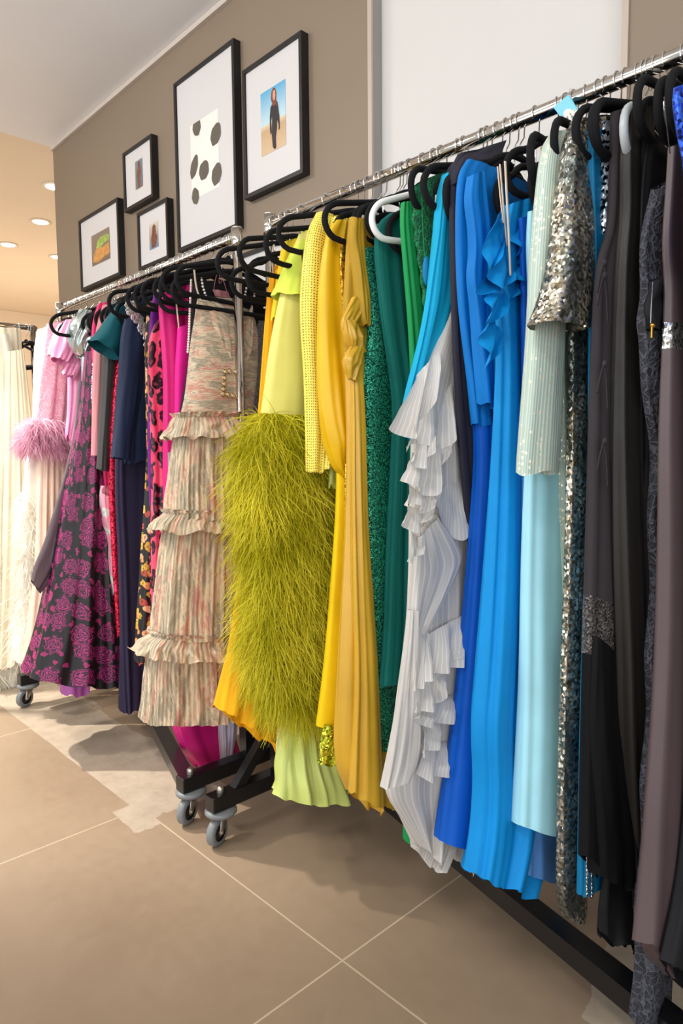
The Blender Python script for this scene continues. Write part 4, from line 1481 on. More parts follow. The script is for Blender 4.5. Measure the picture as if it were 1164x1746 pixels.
# sky blue ruffle gown
XS = -.738
r, lf = gown('ruffle_gown', 'sky blue chiffon gown with a ruffled shoulder strap', XS,
             [(862, 350), (850, 400), (846, 460), (848, 520), (850, 600), (848, 690), (844, 800), (838, 920), (830, 1040), (822, 1150), (815, 1240), (822, 1330), (818, 1420), (808, 1490)],
             [('bodice', 0, .25, 'sky'), ('skirt', .25, .93, 'sky'), ('hem_band', .93, 1, 'sky')],
             R=[(925, 330), (930, 400), (935, 460), (936, 520), (936, 600), (936, 690), (936, 800), (935, 920), (934, 1040), (932, 1150), (930, 1240), (928, 1330), (925, 1420), (890, 1524)],
             t=[(0, .018), (.4, .03), (1, .055)], n=7, amp=[(0, .004), (.5, .009), (1, .016)], seed=34, hem=.012, sharp=.75,
             hang=HG('black velvet hanger with beige ribbon straps over sky blue ruffles', yaw=-18, half=0.223, zt=.01, dx=.01))
for i, (top, hem, am, wv, ou) in enumerate((
        ([(852, 350), (856, 400), (858, 460)], [(838, 372), (830, 426), (817, 492), (826, 503), (842, 498)], .012, 2, .022),
        ([(858, 392), (864, 430), (868, 460)], [(846, 440), (838, 482), (848, 506), (862, 488), (876, 470)], .014, 2, .032),
        ([(846, 488), (860, 486), (876, 478)], [(836, 506), (823, 536), (838, 556), (852, 540), (880, 502)], .014, 2, .028),
        ([(836, 540), (846, 556), (856, 560)], [(827, 562), (822, 580), (827, 606), (830, 642), (846, 600)], .012, 1.6, .024),
        ([(880, 362), (890, 400), (893, 430)], [(872, 400), (880, 430), (890, 452), (904, 440)], .012, 2, .026),
        ([(868, 440), (884, 452), (904, 450)], [(866, 462), (880, 482), (896, 486), (906, 474)], .014, 2, .028))):
    put(r, 'shoulder_ruffle', panel(XS, top, hem, am, wv, 60 + i, out=ou), M['sky'])
strap(r, XS + .03, [(861, 275), (864, 340), (867, 400), (870, 470)], .0035)
strap(r, XS + .02, [(852, 280), (858, 350), (864, 420)], .0028)
strap(r, XS + .025, [(848, 284), (853, 340), (858, 380)], .0022)
# slate blue
r, lf = gown('linen_dress', 'slate blue linen dress hem below the pale aqua gown', -.706,
             [(884, 372), (888, 450), (892, 600), (895, 760), (893, 900), (890, 1060), (890, 1200), (888, 1340), (889, 1488)],
             [('bodice', 0, .3, 'royal'), ('skirt', .3, .93, 'slate'), ('hem_band', .93, 1, 'slate')], t=[(0, .012), (1, .03)], n=5, amp=(.002, .008), seed=35, hem=.004,
             R=[(955, 365), (960, 450), (965, 600), (968, 760), (970, 900), (970, 1060), (970, 1200), (965, 1340), (958, 1505)],
             hang=HG('black velvet hanger holding the slate blue dress', yaw=12, half=.165))
# pale aqua
r, lf = gown('crepe_gown', 'pale aqua crepe gown with straight hem beside sky blue', -.672,
             [(903, 360), (900, 420), (904, 480), (904, 600), (902, 760), (898, 900), (897, 1040), (896, 1180), (892, 1300), (888, 1408)],
             [('bodice', 0, .3, 'aqua'), ('skirt', .3, 1, 'aqua')], t=[(0, .014), (1, .036)], n=4, amp=(.002, .007), seed=36, hem=.003,
             R=[(975, 350), (975, 420), (975, 480), (978, 600), (980, 760), (982, 900), (984, 1040), (984, 1180), (980, 1300), (968, 1428)],
             hang=HG('black velvet hanger holding the pale aqua gown', yaw=-14, half=0.218, dx=.005))
strap(r, -.66, [(922, 250), (926, 300), (930, 350)], .004)
# mint sequins
XI = -.640
r, lf = gown('sequin_gown', 'mint green sequin gown with straight long sleeve', XI,
             [(950, 240), (946, 330), (948, 430), (953, 560), (956, 700), (956, 820), (960, 950), (963, 1060), (964, 1110)],
             [('bodice', 0, .4, 'mint'), ('skirt', .4, 1, 'mint')], t=[(0, .013), (1, .016)], n=4, amp=(.002, .005), seed=37, hem=.004,
             R=[(1010, 215), (1012, 330), (1012, 430), (1012, 560), (1012, 700), (1010, 820), (1006, 950), (1000, 1060), (990, 1110)],
             hang=HG('black velvet hanger holding the mint sequin gown', yaw=4, half=.165))
sleeve(r, XI + .012, [(942, 226), (926, 250), (918, 330), (911, 430), (905, 540), (897, 660), (887, 806)], [(968, 232), (962, 280), (958, 360), (957, 450), (956, 560), (951, 680), (943, 806)], 'mint', t=[(0, .018), (.4, .024), (1, .022)], n=2, amp=(.001, .003), seed=38)
# silver sequins
XV = -.603
r, lf = gown('sequin_gown', 'silver and bronze sequin gown with three quarter sleeve', XV,
             [(988, 210), (978, 330), (976, 440), (974, 560), (974, 700), (972, 850), (968, 1000), (962, 1150), (958, 1300), (955, 1430), (954, 1540), (966, 1566)],
             [('bodice', 0, .35, 'silver'), ('skirt', .35, 1, 'silver')],
             R=[(1030, 200), (1030, 330), (1028, 440), (1018, 560), (1014, 700), (1010, 850), (1006, 1000), (1003, 1150), (1000, 1300), (998, 1430), (996, 1540), (990, 1568)],
             t=[(0, .014), (1, .018)], n=3, amp=(.002, .005), seed=39, hem=.004,
             hang=HG('black velvet hanger holding the silver sequin gown', yaw=2, half=.165))
sleeve(r, XV + .016, [(978, 205), (962, 245), (957, 320), (950, 400), (941, 470), (929, 520), (917, 552)], [(1006, 212), (1010, 280), (1014, 340), (1013, 380), (1003, 430), (992, 490), (984, 564)], 'silver', t=[(0, .018), (.5, .03), (1, .04)], n=2, amp=(.002, .006), seed=40)
# card on the rail
p = on(970, 186, 1, YR - .03)
r = thing('price_card', 'light blue card with beaded trim tied above the silver gown', 'card', p)
k = MB()
q = [on(a, b, 1, YR - .035) for a, b in ((943, 183), (968, 162), (995, 208), (966, 213))]
k.add([tuple(x) for x in q] + [tuple(x + Vector((.002, .002, 0))) for x in q], [(0, 1, 2, 3), (7, 6, 5, 4), (0, 4, 5, 1), (1, 5, 6, 2), (2, 6, 7, 3), (3, 7, 4, 0)])
put(r, 'card', k, M['tagblue'], False)
rnd = random.Random(4)
k = MB()
for i in range(70):
    q = on(rnd.uniform(962, 992), rnd.uniform(188, 208), 1, YR - .037)
    k.ball(q, .0032, 5)
put(r, 'beads', k, M['pearl'])
k = MB(); k.tube([on(968, 163, 1, YR - .034), on(972, 150, 1, YR), ], .0008, 5)
put(r, 'string', k, M['wire'])
# petrol blue
r, lf = gown('chiffon_gown', 'petrol blue chiffon gown between silver sequins and black jersey', -.566,
             [(1004, 215), (1002, 260), (1006, 400), (1004, 520), (1004, 640), (1006, 760), (1004, 900), (1001, 1050), (998, 1200), (994, 1380), (990, 1530)],
             [('bodice', 0, .3, 'tealblue'), ('skirt', .3, 1, 'tealblue')], t=[(0, .013), (1, .022)], n=9, amp=(.003, .007), seed=41, hem=.008,
             hang=HG('black velvet hanger holding the petrol blue gown', yaw=-7, half=0.218))
# crystal strip
r, lf = gown('crystal_dress', 'black dress thick with silver crystals beside petrol blue', -.552,
             [(1031, 205), (1026, 260), (1028, 330), (1026, 375), (1034, 420)], [('bodice', 0, 1, 'crystal')],
             R=[(1060, 195), (1060, 260), (1060, 330), (1060, 375), (1060, 420)], t=.012, n=3, amp=(.002, .004), seed=42,
             hang=HG('black velvet hanger holding the black crystal dress', yaw=5, half=0.218))
for i, px_ in enumerate((1001, 1011)):
    k = MB()
    for j in range(10):
        k.ball(on(px_ - i * 2, 1462 + j * 7 + i * 3, 0, -.552), .0045, 5, .5, 1, 1)
    put(r, 'beaded_fringe', k, M['crystalband'])
# black jersey gown with ties
XK = -.532
r, lf = gown('jersey_gown', 'charcoal jersey gown with knotted side ties and velvet skirt', XK,
             [(1046, 190), (1044, 300), (1040, 390), (1022, 440), (1016, 500), (1012, 620), (1009, 760), (1006, 900), (1003, 1000), (1001, 1075), (1000, 1200), (998, 1330), (996, 1460)],
             [('bodice', 0, .2, 'char'), ('hip', .2, .64, 'char'), ('glitter_panel', .64, .72, 'glitblack'), ('skirt', .72, 1, 'jetvelvet')],
             R=[(1085, 180), (1085, 300), (1085, 390), (1085, 440), (1085, 500), (1085, 620), (1085, 760), (1085, 900), (1085, 1000), (1085, 1075), (1084, 1200), (1080, 1330), (1070, 1520)],
             t=[(0, .014), (1, .028)], n=5, amp=(.002, .008), seed=43, hem=.006,
             hang=HG('black velvet hanger holding the charcoal jersey gown', yaw=3, half=0.218))
for y0_ in (448, 470, 620, 752):
    strap(r, XK + .028, [(1030, y0_), (1024, y0_ + 18), (1018, y0_ + 50)], .0028, 'char', 'tie')
    strap(r, XK + .028, [(1030, y0_), (1034, y0_ + 30), (1036, y0_ + 78)], .0028, 'char', 'tie')
    k = MB(); k.ball(on(1031, y0_, 0, XK + .028), .006, 6, .7, 1, 1); put(r, 'knot', k, M['char'])
vp = Loft(XK + .012, [(1014, 1085), (1010, 1200), (1012, 1330), (1016, 1420), (1018, 1492)], [(1056, 1130), (1060, 1200), (1062, 1330), (1064, 1420), (1056, 1512)], t=[(0, .012), (1, .03)], n=3, amp=(.003, .009), seed=44, nu=72, hem=.006)
put(r, 'velvet_panel', vp.mb(), M['jetvelvet'])
# olive black satin
r, lf = gown('satin_gown', 'olive black satin gown with layered chiffon hem', -.498,
             [(1068, 185), (1064, 280), (1066, 360), (1058, 440), (1054, 560), (1052, 700), (1052, 860), (1054, 1000), (1058, 1120), (1060, 1240), (1064, 1340), (1070, 1448)],
             [('bodice', 0, .3, 'olive'), ('skirt', .3, 1, 'olive')],
             R=[(1112, 170), (1112, 280), (1112, 360), (1112, 440), (1112, 560), (1112, 700), (1114, 860), (1118, 1000), (1122, 1120), (1126, 1240), (1130, 1340), (1136, 1490)],
             t=[(0, .014), (1, .035)], n=6, amp=(.003, .012), seed=45, hem=.012,
             hang=HG('black velvet hanger tipped up against the rail above the black gowns', dx=.012, yaw=-4, half=.21, roll=-3))
for i, (a, b, c) in enumerate(((1078, 1500, .01), (1072, 1545, -.01), (1030, 1600, -.03))):
    hl = Loft(-.498 + c, [(1082 - i * 8, 1300), (a, b - 80), (a, b)], [(1130, 1300), (1136, b - 70), (1118 - 18 * i, b + 14)], t=[(0, .01), (1, .025)], n=5, amp=(.004, .01), seed=46 + i, nu=72, hem=.015)
    put(r, 'chiffon_layer', hl.mb(), M['jet'])
# jet strip
r, lf = gown('velvet_gown', 'jet black velvet gown seen as a dark strip by the lace dress', -.478,
             [(1104, 235), (1094, 310), (1090, 450), (1090, 600), (1092, 760), (1094, 900), (1094, 1050), (1094, 1200), (1096, 1330)],
             [('bodice', 0, .3, 'jet'), ('skirt', .3, 1, 'jetvelvet')], t=[(0, .012), (1, .02)], n=5, amp=(.003, .008), seed=50, hem=.006,
             hang=HG('black velvet hanger holding the jet velvet gown', yaw=4, half=.165))
# charcoal lace dress
XC = -.455
r, lf = gown('lace_dress', 'charcoal lace dress with open keyhole and brass zip pull', XC,
             [(1112, 320), (1104, 370), (1098, 430), (1096, 500), (1084, 545), (1090, 570), (1098, 620), (1106, 700), (1112, 780), (1114, 900), (1112, 1100), (1104, 1350), (1092, 1600), (1088, 1740)],
             [('bodice', 0, .2, 'charlace'), ('skirt', .2, 1, 'charlace')],
             R=[(1160, 300), (1160, 370), (1160, 430), (1160, 500), (1158, 545), (1160, 570), (1160, 620), (1162, 700), (1164, 780), (1164, 900), (1164, 1100), (1158, 1350), (1140, 1600), (1132, 1740)],
             t=[(0, .012), (1, .022)], n=4, amp=(.003, .007), seed=51, hem=.006, zig=.012, nz=110,
             hang=HG('black velvet hanger holding the charcoal lace dress', yaw=-5, half=.165))
kh = Loft(XC + .018, [(1116, 478), (1106, 505), (1102, 535), (1108, 560)], [(1120, 474), (1126, 505), (1126, 540), (1116, 564)], t=.010, n=2, amp=.001, seed=58, nu=40, nz=24, hem=0, minw=0)
put(r, 'keyhole_lining', kh.mb(), M['jet'])
p = on(1112, 562, 0, XC + .04)
k = MB(); k.box(p.x - .001, p.x + .001, p.y - .003, p.y + .003, p.z - .012, p.z + .004); k.ball((p.x, p.y, p.z + .006), .0035, 6)
put(r, 'zip_pull', k, M['brass'], False)
strap(r, XC + .034, [(1113, 480), (1110, 520), (1109, 552)], .0012, 'wire', 'zip')
# plum satin gown
XPL = -.418
r, lf = gown('satin_gown', 'brown plum satin gown with a crystal band at the waist', XPL,
             [(1144, 250), (1140, 330), (1134, 420), (1140, 480), (1138, 530), (1137, 570), (1134, 640), (1130, 760), (1130, 900), (1128, 1050), (1122, 1200), (1112, 1350), (1102, 1500), (1093, 1610)],
             [('bodice', 0, .2, 'plum'), ('crystal_band', .2, .235, 'crystalband'), ('skirt', .235, 1, 'plum')],
             R=[(1195, 230), (1200, 330), (1205, 420), (1205, 480), (1206, 530), (1206, 570), (1210, 640), (1215, 760), (1220, 900), (1222, 1050), (1222, 1200), (1222, 1350), (1215, 1500), (1200, 1640)],
             t=[(0, .013), (.2, .015), (1, .04)], n=5, amp=(.002, .008), seed=52, hem=.01,
             hang=HG('black velvet hanger with thin brown straps, close to the photo right border', yaw=-10, half=0.218, dx=.006))
strap(r, XPL + .016, [(1132, 165), (1136, 210), (1142, 262)], .0018, 'plum')
hl = Loft(XPL - .012, [(1106, 1560), (1098, 1610), (1128, 1660)], [(1155, 1560), (1158, 1620), (1150, 1664)], t=.02, n=4, amp=(.004, .01), seed=53, nu=64)
put(r, 'lining', hl.mb(), M['plum'])
# right border
r, lf = gown('satin_gown', 'black satin gown cut off at the photo right border', -.380,
             [(1178, 200), (1180, 300), (1182, 420), (1184, 560), (1186, 800), (1186, 1000), (1182, 1250), (1168, 1480), (1136, 1640)],
             [('bodice', 0, .3, 'jet'), ('skirt', .3, 1, 'jet')], t=[(0, .014), (1, .03)], n=5, amp=(.003, .01), seed=54, hem=.006,
             R=[(1230, 180), (1230, 300), (1235, 420), (1240, 560), (1250, 800), (1250, 1000), (1250, 1250), (1240, 1480), (1220, 1730)],
             hang=HG('black velvet hanger in front of the cobalt sequins', yaw=-14, half=0.218))
r, lf = gown('sequin_gown', 'cobalt blue sequin gown peeking out at the upper right corner', -.350,
             [(1152, 148), (1148, 175), (1156, 230), (1172, 300), (1180, 450)], [('bodice', 0, 1, 'bluseq')],
             R=[(1230, 120), (1232, 175), (1232, 230), (1232, 300), (1232, 450)], t=.014, n=3, amp=(.002, .005), seed=55,
             hang=HG('black velvet hanger holding the cobalt sequin gown', yaw=3, half=0.218))
hanger(-.517, 'clear grey plastic hanger among the black gowns', half=.21, yaw=-6, roll=0, zt=.02, color='greyplastic')
hanger(-.465, 'black velvet hanger turned toward the aisle above the lace dress', half=.21, yaw=-6, zt=.0)
hanger(-.438, 'black velvet hanger tilted between the lace and plum gowns', half=.215, yaw=-5, zt=.02, roll=-5)
# ------------------------------------------------------------------ far rack, from its far end towards the camera
FG = 'gowns on the far rack'
# bridal gowns on the background rack
BW = -3.66
for i, (X_, L, R, mt, lb) in enumerate((
        (BW - .10, [(-60, 560), (-70, 800), (-90, 1000), (-100, 1150)], [(34, 560), (40, 640), (46, 800), (50, 1000), (52, 1120)], 'champagne', 'champagne tulle bridal gown at the far left, behind the others'),
        (BW - .02, [(-50, 575), (-40, 700), (-60, 900), (-70, 1190)], [(14, 570), (30, 640), (36, 760), (30, 900), (36, 1060), (24, 1196)], 'ivory', 'ivory bridal gown nearest the photo left border'),
        (BW + .04, [(12, 600), (8, 700), (4, 850), (0, 1000), (-6, 1140)], [(40, 596), (48, 660), (58, 760), (60, 860), (56, 980), (46, 1100)], 'champagne', 'slim champagne gown between the bridal gown and the pink lace dress'))):
    r = thing('bridal_gown', lb, 'wedding dress', (X_, 1.0, .05), 'pale gowns at the far end')
    lf = Loft(X_, L, R, t=[(0, .03), (1, .10)], n=11, amp=[(0, .004), (1, .026)], seed=80 + i, hem=.02, sharp=.8, power=.9)
    put(r, 'bodice', lf.mb(0, .3), M[mt])
    put(r, 'skirt', lf.mb(.3, 1), M[mt])
    if i == 1:
        o = put(r, 'feather_trim', feathers(lf, 3000, .55, 1, 0, 1, (.04, .11), 90, width=.002), M['ivfeather'], False)
        o['kind'] = 'stuff'
for i, (px, py, lb) in enumerate(((44, 566, 'black velvet hanger, topmost of the empty ones at the far end'), (56, 582, 'black velvet hanger hanging lower beside the ivory dress'), (30, 560, 'black velvet hanger at the end of the far chrome rail'))):
    p = on(px, py, 0, XF)
    hanger(XF, lb, half=.19, yaw=62 + 9 * i, y=min(1.36, max(.6, p.y)), z=1.845, group='empty velvet hangers at the far end', zt=.01 * i)

# ivory dress with tulle skirt
r, lf = gown('evening_gown', 'ivory gown with tulle skirt, first on the pictures side rack', -3.17,
             [(64, 562), (58, 600), (57, 660), (56, 740), (44, 800), (38, 880), (36, 980), (30, 1060), (24, 1124)],
             [('bodice', 0, .35, 'ivory'), ('skirt', .35, 1, 'ivory')], grp=FG,
             R=[(110, 545), (112, 600), (115, 660), (120, 740), (130, 800), (135, 880), (138, 980), (138, 1060), (136, 1130)],
             t=[(0, .02), (.4, .03), (1, .09)], n=10, amp=[(0, .003), (1, .02)], seed=81, hem=.02,
             hang=HG('black velvet hanger holding the ivory tulle gown', yaw=8, half=.132))
o = put(r, 'feather_trim', feathers(lf, 3500, .5, .98, 0, 1, (.05, .12), 91, width=.002), M['ivfeather'], False)
o['kind'] = 'stuff'
# pale pink lace dress with feather hem
XP_ = -3.06
r, lf = gown('lace_dress', 'pale pink lace dress with a pink feather hem', XP_,
             [(80, 552), (72, 600), (66, 650), (62, 690), (58, 712), (56, 730)], [('bodice', 0, 1, 'pinklace')], grp=FG,
             R=[(125, 545), (122, 600), (118, 650), (116, 690), (114, 712), (112, 742)], t=[(0, .02), (1, .045)], n=5, amp=(.002, .006), seed=82, hem=.004,
             hang=HG('black velvet hanger holding the pink lace dress', yaw=4, half=.132))
sleeve(r, XP_ + .02, [(100, 552), (86, 575), (80, 606)], [(118, 560), (112, 590), (106, 622)], 'palepink', 'puff_sleeve', t=.045, n=4, amp=(.004, .008), seed=83)
fl = Loft(XP_ + .005, [(56, 712), (44, 740), (40, 768)], [(113, 720), (110, 750), (100, 776)], t=[(0, .05), (1, .07)], n=4, amp=.004, seed=84)
o = put(r, 'feather_hem', feathers(fl, 3200, .0, .9, 0, 1, (.05, .11), 92, width=.0016, out=.8), M['pinkfeather'], False)
o['kind'] = 'stuff'
ls = Loft(XP_ - .02, [(70, 760), (66, 860), (62, 960), (52, 1040), (46, 1100), (40, 1128)], [(118, 760), (118, 860), (118, 960), (116, 1040), (112, 1100), (106, 1150)], t=[(0, .03), (1, .07)], n=10, amp=(.005, .016), seed=85, hem=.015)
put(r, 'skirt', ls.mb(), M['peach'])
# bubblegum satin dress with bow sleeve
XQ = -2.93
r, lf = gown('satin_dress', 'bubblegum pink satin dress with puffed bow sleeve', XQ,
             [(122, 545), (116, 580), (114, 620), (116, 660), (115, 700), (112, 745)], [('bodice', 0, 1, 'pinksatin')], grp=FG,
             R=[(160, 535), (160, 580), (158, 620), (156, 660), (150, 700), (126, 760)], t=.022, n=6, amp=(.003, .008), seed=86, hem=.01,
             hang=HG('black velvet hanger holding the bubblegum pink dress', yaw=6, half=.132))
sleeve(r, XQ + .03, [(112, 545), (98, 570), (90, 592), (88, 610)], [(136, 545), (134, 575), (126, 600), (112, 622)], 'pinksatin', 'puff_sleeve', t=[(0, .02), (.6, .06), (1, .05)], n=5, amp=(.005, .012), seed=87)
kn = Loft(XQ + .035, [(118, 600), (110, 625), (106, 636)], [(140, 604), (138, 625), (128, 648)], t=[(0, .012), (.5, .03), (1, .014)], n=4, amp=(.006, .01), seed=88, nu=56)
put(r, 'bow', kn.mb(), M['pinksatin'])
# silver lame top
XG = -2.79
r, lf = gown('lame_dress', 'silver lame dress with a crumpled puff sleeve', XG,
             [(142, 530), (136, 560), (138, 590), (140, 640), (142, 720)], [('bodice', 0, 1, 'silverlame')], grp=FG,
             R=[(175, 520), (176, 560), (176, 590), (176, 640), (176, 720)], t=.018, n=5, amp=(.003, .006), seed=89,
             hang=HG('black velvet hanger curving over the silver puff sleeve', yaw=10, half=.225, dx=.03))
sleeve(r, XG + .02, [(136, 528), (122, 548), (120, 572), (124, 592), (136, 606)], [(155, 530), (156, 556), (155, 580), (154, 596), (150, 612)], 'silverlame', 'puff_sleeve', t=[(0, .02), (.5, .07), (1, .04)], n=7, amp=(.008, .016), seed=90, diag=2)
# rose jacquard ball gown
XJ = -2.70
r, lf = gown('ball_gown', 'black ball gown woven with magenta roses', XJ,
             [(146, 600), (142, 650), (137, 700), (126, 760), (112, 830), (98, 910), (82, 1000), (66, 1080), (52, 1130), (44, 1150)],
             [('bodice', 0, .17, 'jacq'), ('skirt', .17, 1, 'jacq')], grp=FG,
             R=[(172, 595), (172, 650), (174, 700), (178, 760), (183, 830), (188, 910), (194, 1000), (199, 1080), (202, 1130), (203, 1162)],
             t=[(0, .03), (.2, .05), (1, .17)], n=7, amp=[(0, .003), (.3, .008), (1, .022)], seed=91, hem=.012, sharp=1,
             hang=HG('black velvet hanger holding the rose jacquard gown', yaw=4, half=.132))
lf3 = Loft(XJ - .03, [(134, 650), (128, 730), (112, 800), (92, 870), (74, 930), (58, 965), (54, 990)], [(156, 650), (150, 730), (140, 800), (126, 870), (112, 930), (90, 985), (68, 1012)], t=.012, n=3, amp=(.002, .005), nu=56, seed=92, hem=0)
put(r, 'turned_lining', lf3.mb(), M['greylining'])
lf4 = Loft(XJ + .02, [(108, 1100), (107, 1140), (106, 1184)], [(152, 1100), (152, 1140), (150, 1180)], t=.05, n=6, amp=(.004, .01), nu=64, seed=93)
r2 = thing('satin_gown', 'orchid satin hem showing below the rose jacquard gown', 'dress', (XJ + .02, YR, .1), FG)
put(r2, 'skirt', lf4.mb(), M['lilac'])
lf4 = Loft(XJ + .1, [(164, 1100), (162, 1140), (160, 1168)], [(204, 1100), (204, 1140), (202, 1160)], t=.03, n=6, amp=(.004, .01), nu=64, seed=94)
put(r2, 'hem_ruffle', lf4.mb(), M['lilac'])
# purple sequin strip
r, lf = gown('sequin_gown', 'lavender and cream sequin gown seen as a thin strip', -2.665,
             [(158, 590), (155, 660), (149, 720), (146, 770), (150, 830)], [('bodice', 0, 1, 'purpseq')], grp=FG,
             R=[(180, 585), (180, 660), (180, 720), (180, 770), (180, 830)], t=.012, n=3, amp=(.002, .004), seed=95,
             hang=HG('black velvet hanger holding the lavender sequin gown', yaw=-4, half=.132))
# hot pink print
r, lf = gown('print_dress', 'hot pink print dress between silver sleeve and dusty rose sleeve', -2.62,
             [(168, 518), (158, 545), (155, 590), (160, 640), (172, 760), (178, 830), (182, 880)], [('bodice', 0, 1, 'hotpink')], grp=FG,
             R=[(200, 510), (200, 545), (200, 590), (200, 640), (200, 760), (202, 830), (202, 880)], t=.014, n=4, amp=(.003, .006), seed=96,
             hang=HG('black velvet hanger holding the hot pink dress', yaw=5, half=.132))
ls = Loft(-2.60, [(172, 828), (169, 850), (174, 890), (182, 920), (180, 960), (180, 985), (186, 1010)], [(205, 830), (205, 850), (206, 890), (206, 920), (206, 960), (205, 985), (204, 1014)], t=[(0, .02), (1, .05)], n=4, amp=(.006, .012), nu=64, seed=97)
r2 = thing('ruffle_dress', 'pink leaf print ruffle dress beside the red sequins', 'dress', (-2.60, YR, .5), FG)
put(r2, 'skirt', ls.mb(), M['leafpink'])
# dusty rose
r, lf = gown('crepe_dress', 'dusty rose crepe dress with long straight sleeve', -2.575,
             [(184, 515), (180, 560), (176, 640), (172, 720), (170, 790)], [('bodice', 0, 1, 'rose')], grp=FG,
             R=[(215, 508), (215, 560), (215, 640), (215, 720), (214, 790)], t=.012, n=3, amp=(.002, .004), seed=98,
             hang=HG('black velvet hanger holding the dusty rose dress', yaw=6, half=.132))
sleeve(r, -2.562, [(176, 520), (164, 560), (159, 620), (157, 700), (156, 776)], [(190, 524), (180, 560), (175, 620), (171, 700), (168, 778)], 'rose', t=.022, n=2, seed=99)
# graphite
r, lf = gown('satin_gown', 'graphite grey satin gown with wide cuff, left of deep teal', -2.525,
             [(192, 512), (182, 550), (178, 610), (172, 690), (170, 750)], [('bodice', 0, 1, 'graphite')], grp=FG,
             R=[(225, 505), (225, 550), (225, 610), (225, 690), (222, 750)], t=.014, n=4, amp=(.002, .005), seed=100,
             hang=HG('black velvet hanger holding the graphite gown', yaw=6, half=.132))
sleeve(r, -2.512, [(186, 520), (176, 580), (172, 660), (168, 750), (165, 800)], [(204, 520), (198, 580), (196, 660), (190, 750), (186, 803)], 'graphite', t=.022, n=3, seed=101)
# red sequins
r, lf = gown('sequin_gown', 'red sequin gown seen as a narrow line beside aubergine crepe', -2.49,
             [(206, 560), (196, 640), (188, 740), (186, 830), (189, 900), (193, 980), (198, 1050), (200, 1085)], [('bodice', 0, .3, 'redseq'), ('skirt', .3, 1, 'redseq')], grp=FG,
             R=[(228, 555), (226, 640), (226, 740), (226, 830), (228, 900), (230, 980), (232, 1050), (232, 1090)], t=.013, n=3, amp=(.002, .004), seed=102,
             hang=HG('black velvet hanger holding the red sequin gown', yaw=2, half=.132))
# deep teal
XD = -2.455
r, lf = gown('crepe_dress', 'deep teal crepe dress with a flared elbow sleeve', XD,
             [(205, 515), (200, 560), (204, 640), (212, 720), (214, 780), (213, 832)], [('bodice', 0, .4, 'tealcrepe'), ('skirt', .4, 1, 'tealcrepe')], grp=FG,
             R=[(245, 505), (248, 560), (248, 640), (246, 720), (244, 780), (240, 836)], t=.014, n=3, amp=(.002, .005), seed=103,
             hang=HG('black velvet hanger holding the deep teal dress', yaw=4, half=.132))
sleeve(r, XD + .01, [(200, 518), (180, 545), (162, 570), (151, 580)], [(220, 518), (212, 560), (206, 590), (199, 613)], 'tealcrepe', 'flared_sleeve', t=[(0, .02), (1, .05)], n=2, amp=(.002, .006), seed=104, nu=72)
# aubergine
r, lf = gown('crepe_gown', 'aubergine crepe gown with fringed ruffle hem', -2.40,
             [(214, 510), (208, 600), (203, 700), (197, 780), (198, 860), (203, 940), (205, 1020), (206, 1100), (206, 1160), (208, 1214)],
             [('bodice', 0, .3, 'aubergine'), ('skirt', .3, .9, 'aubergine'), ('hem_ruffle', .9, 1, 'aubergine')], grp=FG,
             R=[(262, 500), (264, 600), (264, 700), (262, 780), (262, 860), (262, 940), (262, 1020), (260, 1100), (256, 1160), (246, 1200)],
             t=[(0, .014), (.85, .03), (1, .05)], n=5, amp=[(0, .002), (.85, .008), (1, .02)], seed=105, hem=.012,
             hang=HG('black velvet hanger holding the aubergine gown', yaw=3, half=.132))
# navy with crystals
XN = -2.33
r, lf = gown('cocktail_dress', 'navy crepe dress with crystal flowers on the collar', XN,
             [(226, 512), (220, 560), (216, 640), (213, 720), (212, 790)], [('bodice', 0, 1, 'navy')], grp=FG,
             R=[(268, 500), (268, 560), (268, 640), (266, 720), (262, 790)], t=.016, n=4, amp=(.002, .005), seed=106,
             hang=HG('black velvet hanger with a loop over the crystal collar', yaw=-8, half=.215, zt=-.005))
sleeve(r, XN + .014, [(222, 520), (207, 560), (203, 630), (197, 700), (190, 780)], [(244, 540), (246, 590), (240, 650), (228, 720), (224, 786)], 'navy', t=[(0, .02), (1, .032)], n=3, amp=(.002, .006), seed=107)
rnd = random.Random(7)
k = MB()
for i in range(150):
    u = rnd.random()
    q = on(220 + 34 * u + rnd.uniform(-7, 7), 524 + 60 * u ** 1.6 + rnd.uniform(-9, 9), 0, XN + .062)
    k.ball(q, rnd.uniform(.005, .010), 5, .5, 1, 1)
put(r, 'crystal_flowers', k, M['diamond'], False)
# blossom print
r, lf = gown('print_gown', 'black gown printed with golden blossoms', -2.235,
             [(252, 515), (247, 570), (248, 650), (252, 740), (250, 830), (244, 920), (238, 1010), (234, 1080), (232, 1128)],
             [('bodice', 0, .3, 'bloom'), ('skirt', .3, 1, 'bloom')], grp=FG,
             R=[(290, 505), (290, 570), (290, 650), (290, 740), (288, 830), (284, 920), (280, 1010), (276, 1080), (262, 1140)],
             t=[(0, .013), (1, .03)], n=4, amp=(.002, .006), seed=108,
             hang=HG('black velvet hanger holding the golden blossom gown', yaw=5, half=.132))
# violet
r, lf = gown('crepe_dress', 'violet crepe dress seen as a thin strip by leopard print', -2.165,
             [(262, 500), (255, 540), (254, 600), (252, 680), (251, 760), (254, 860)], [('bodice', 0, 1, 'purple')], grp=FG,
             R=[(300, 490), (300, 540), (300, 600), (300, 680), (300, 760), (300, 860)], t=.013, n=3, amp=(.002, .004), seed=109,
             hang=HG('black velvet hanger holding the violet dress', yaw=4, half=.205))
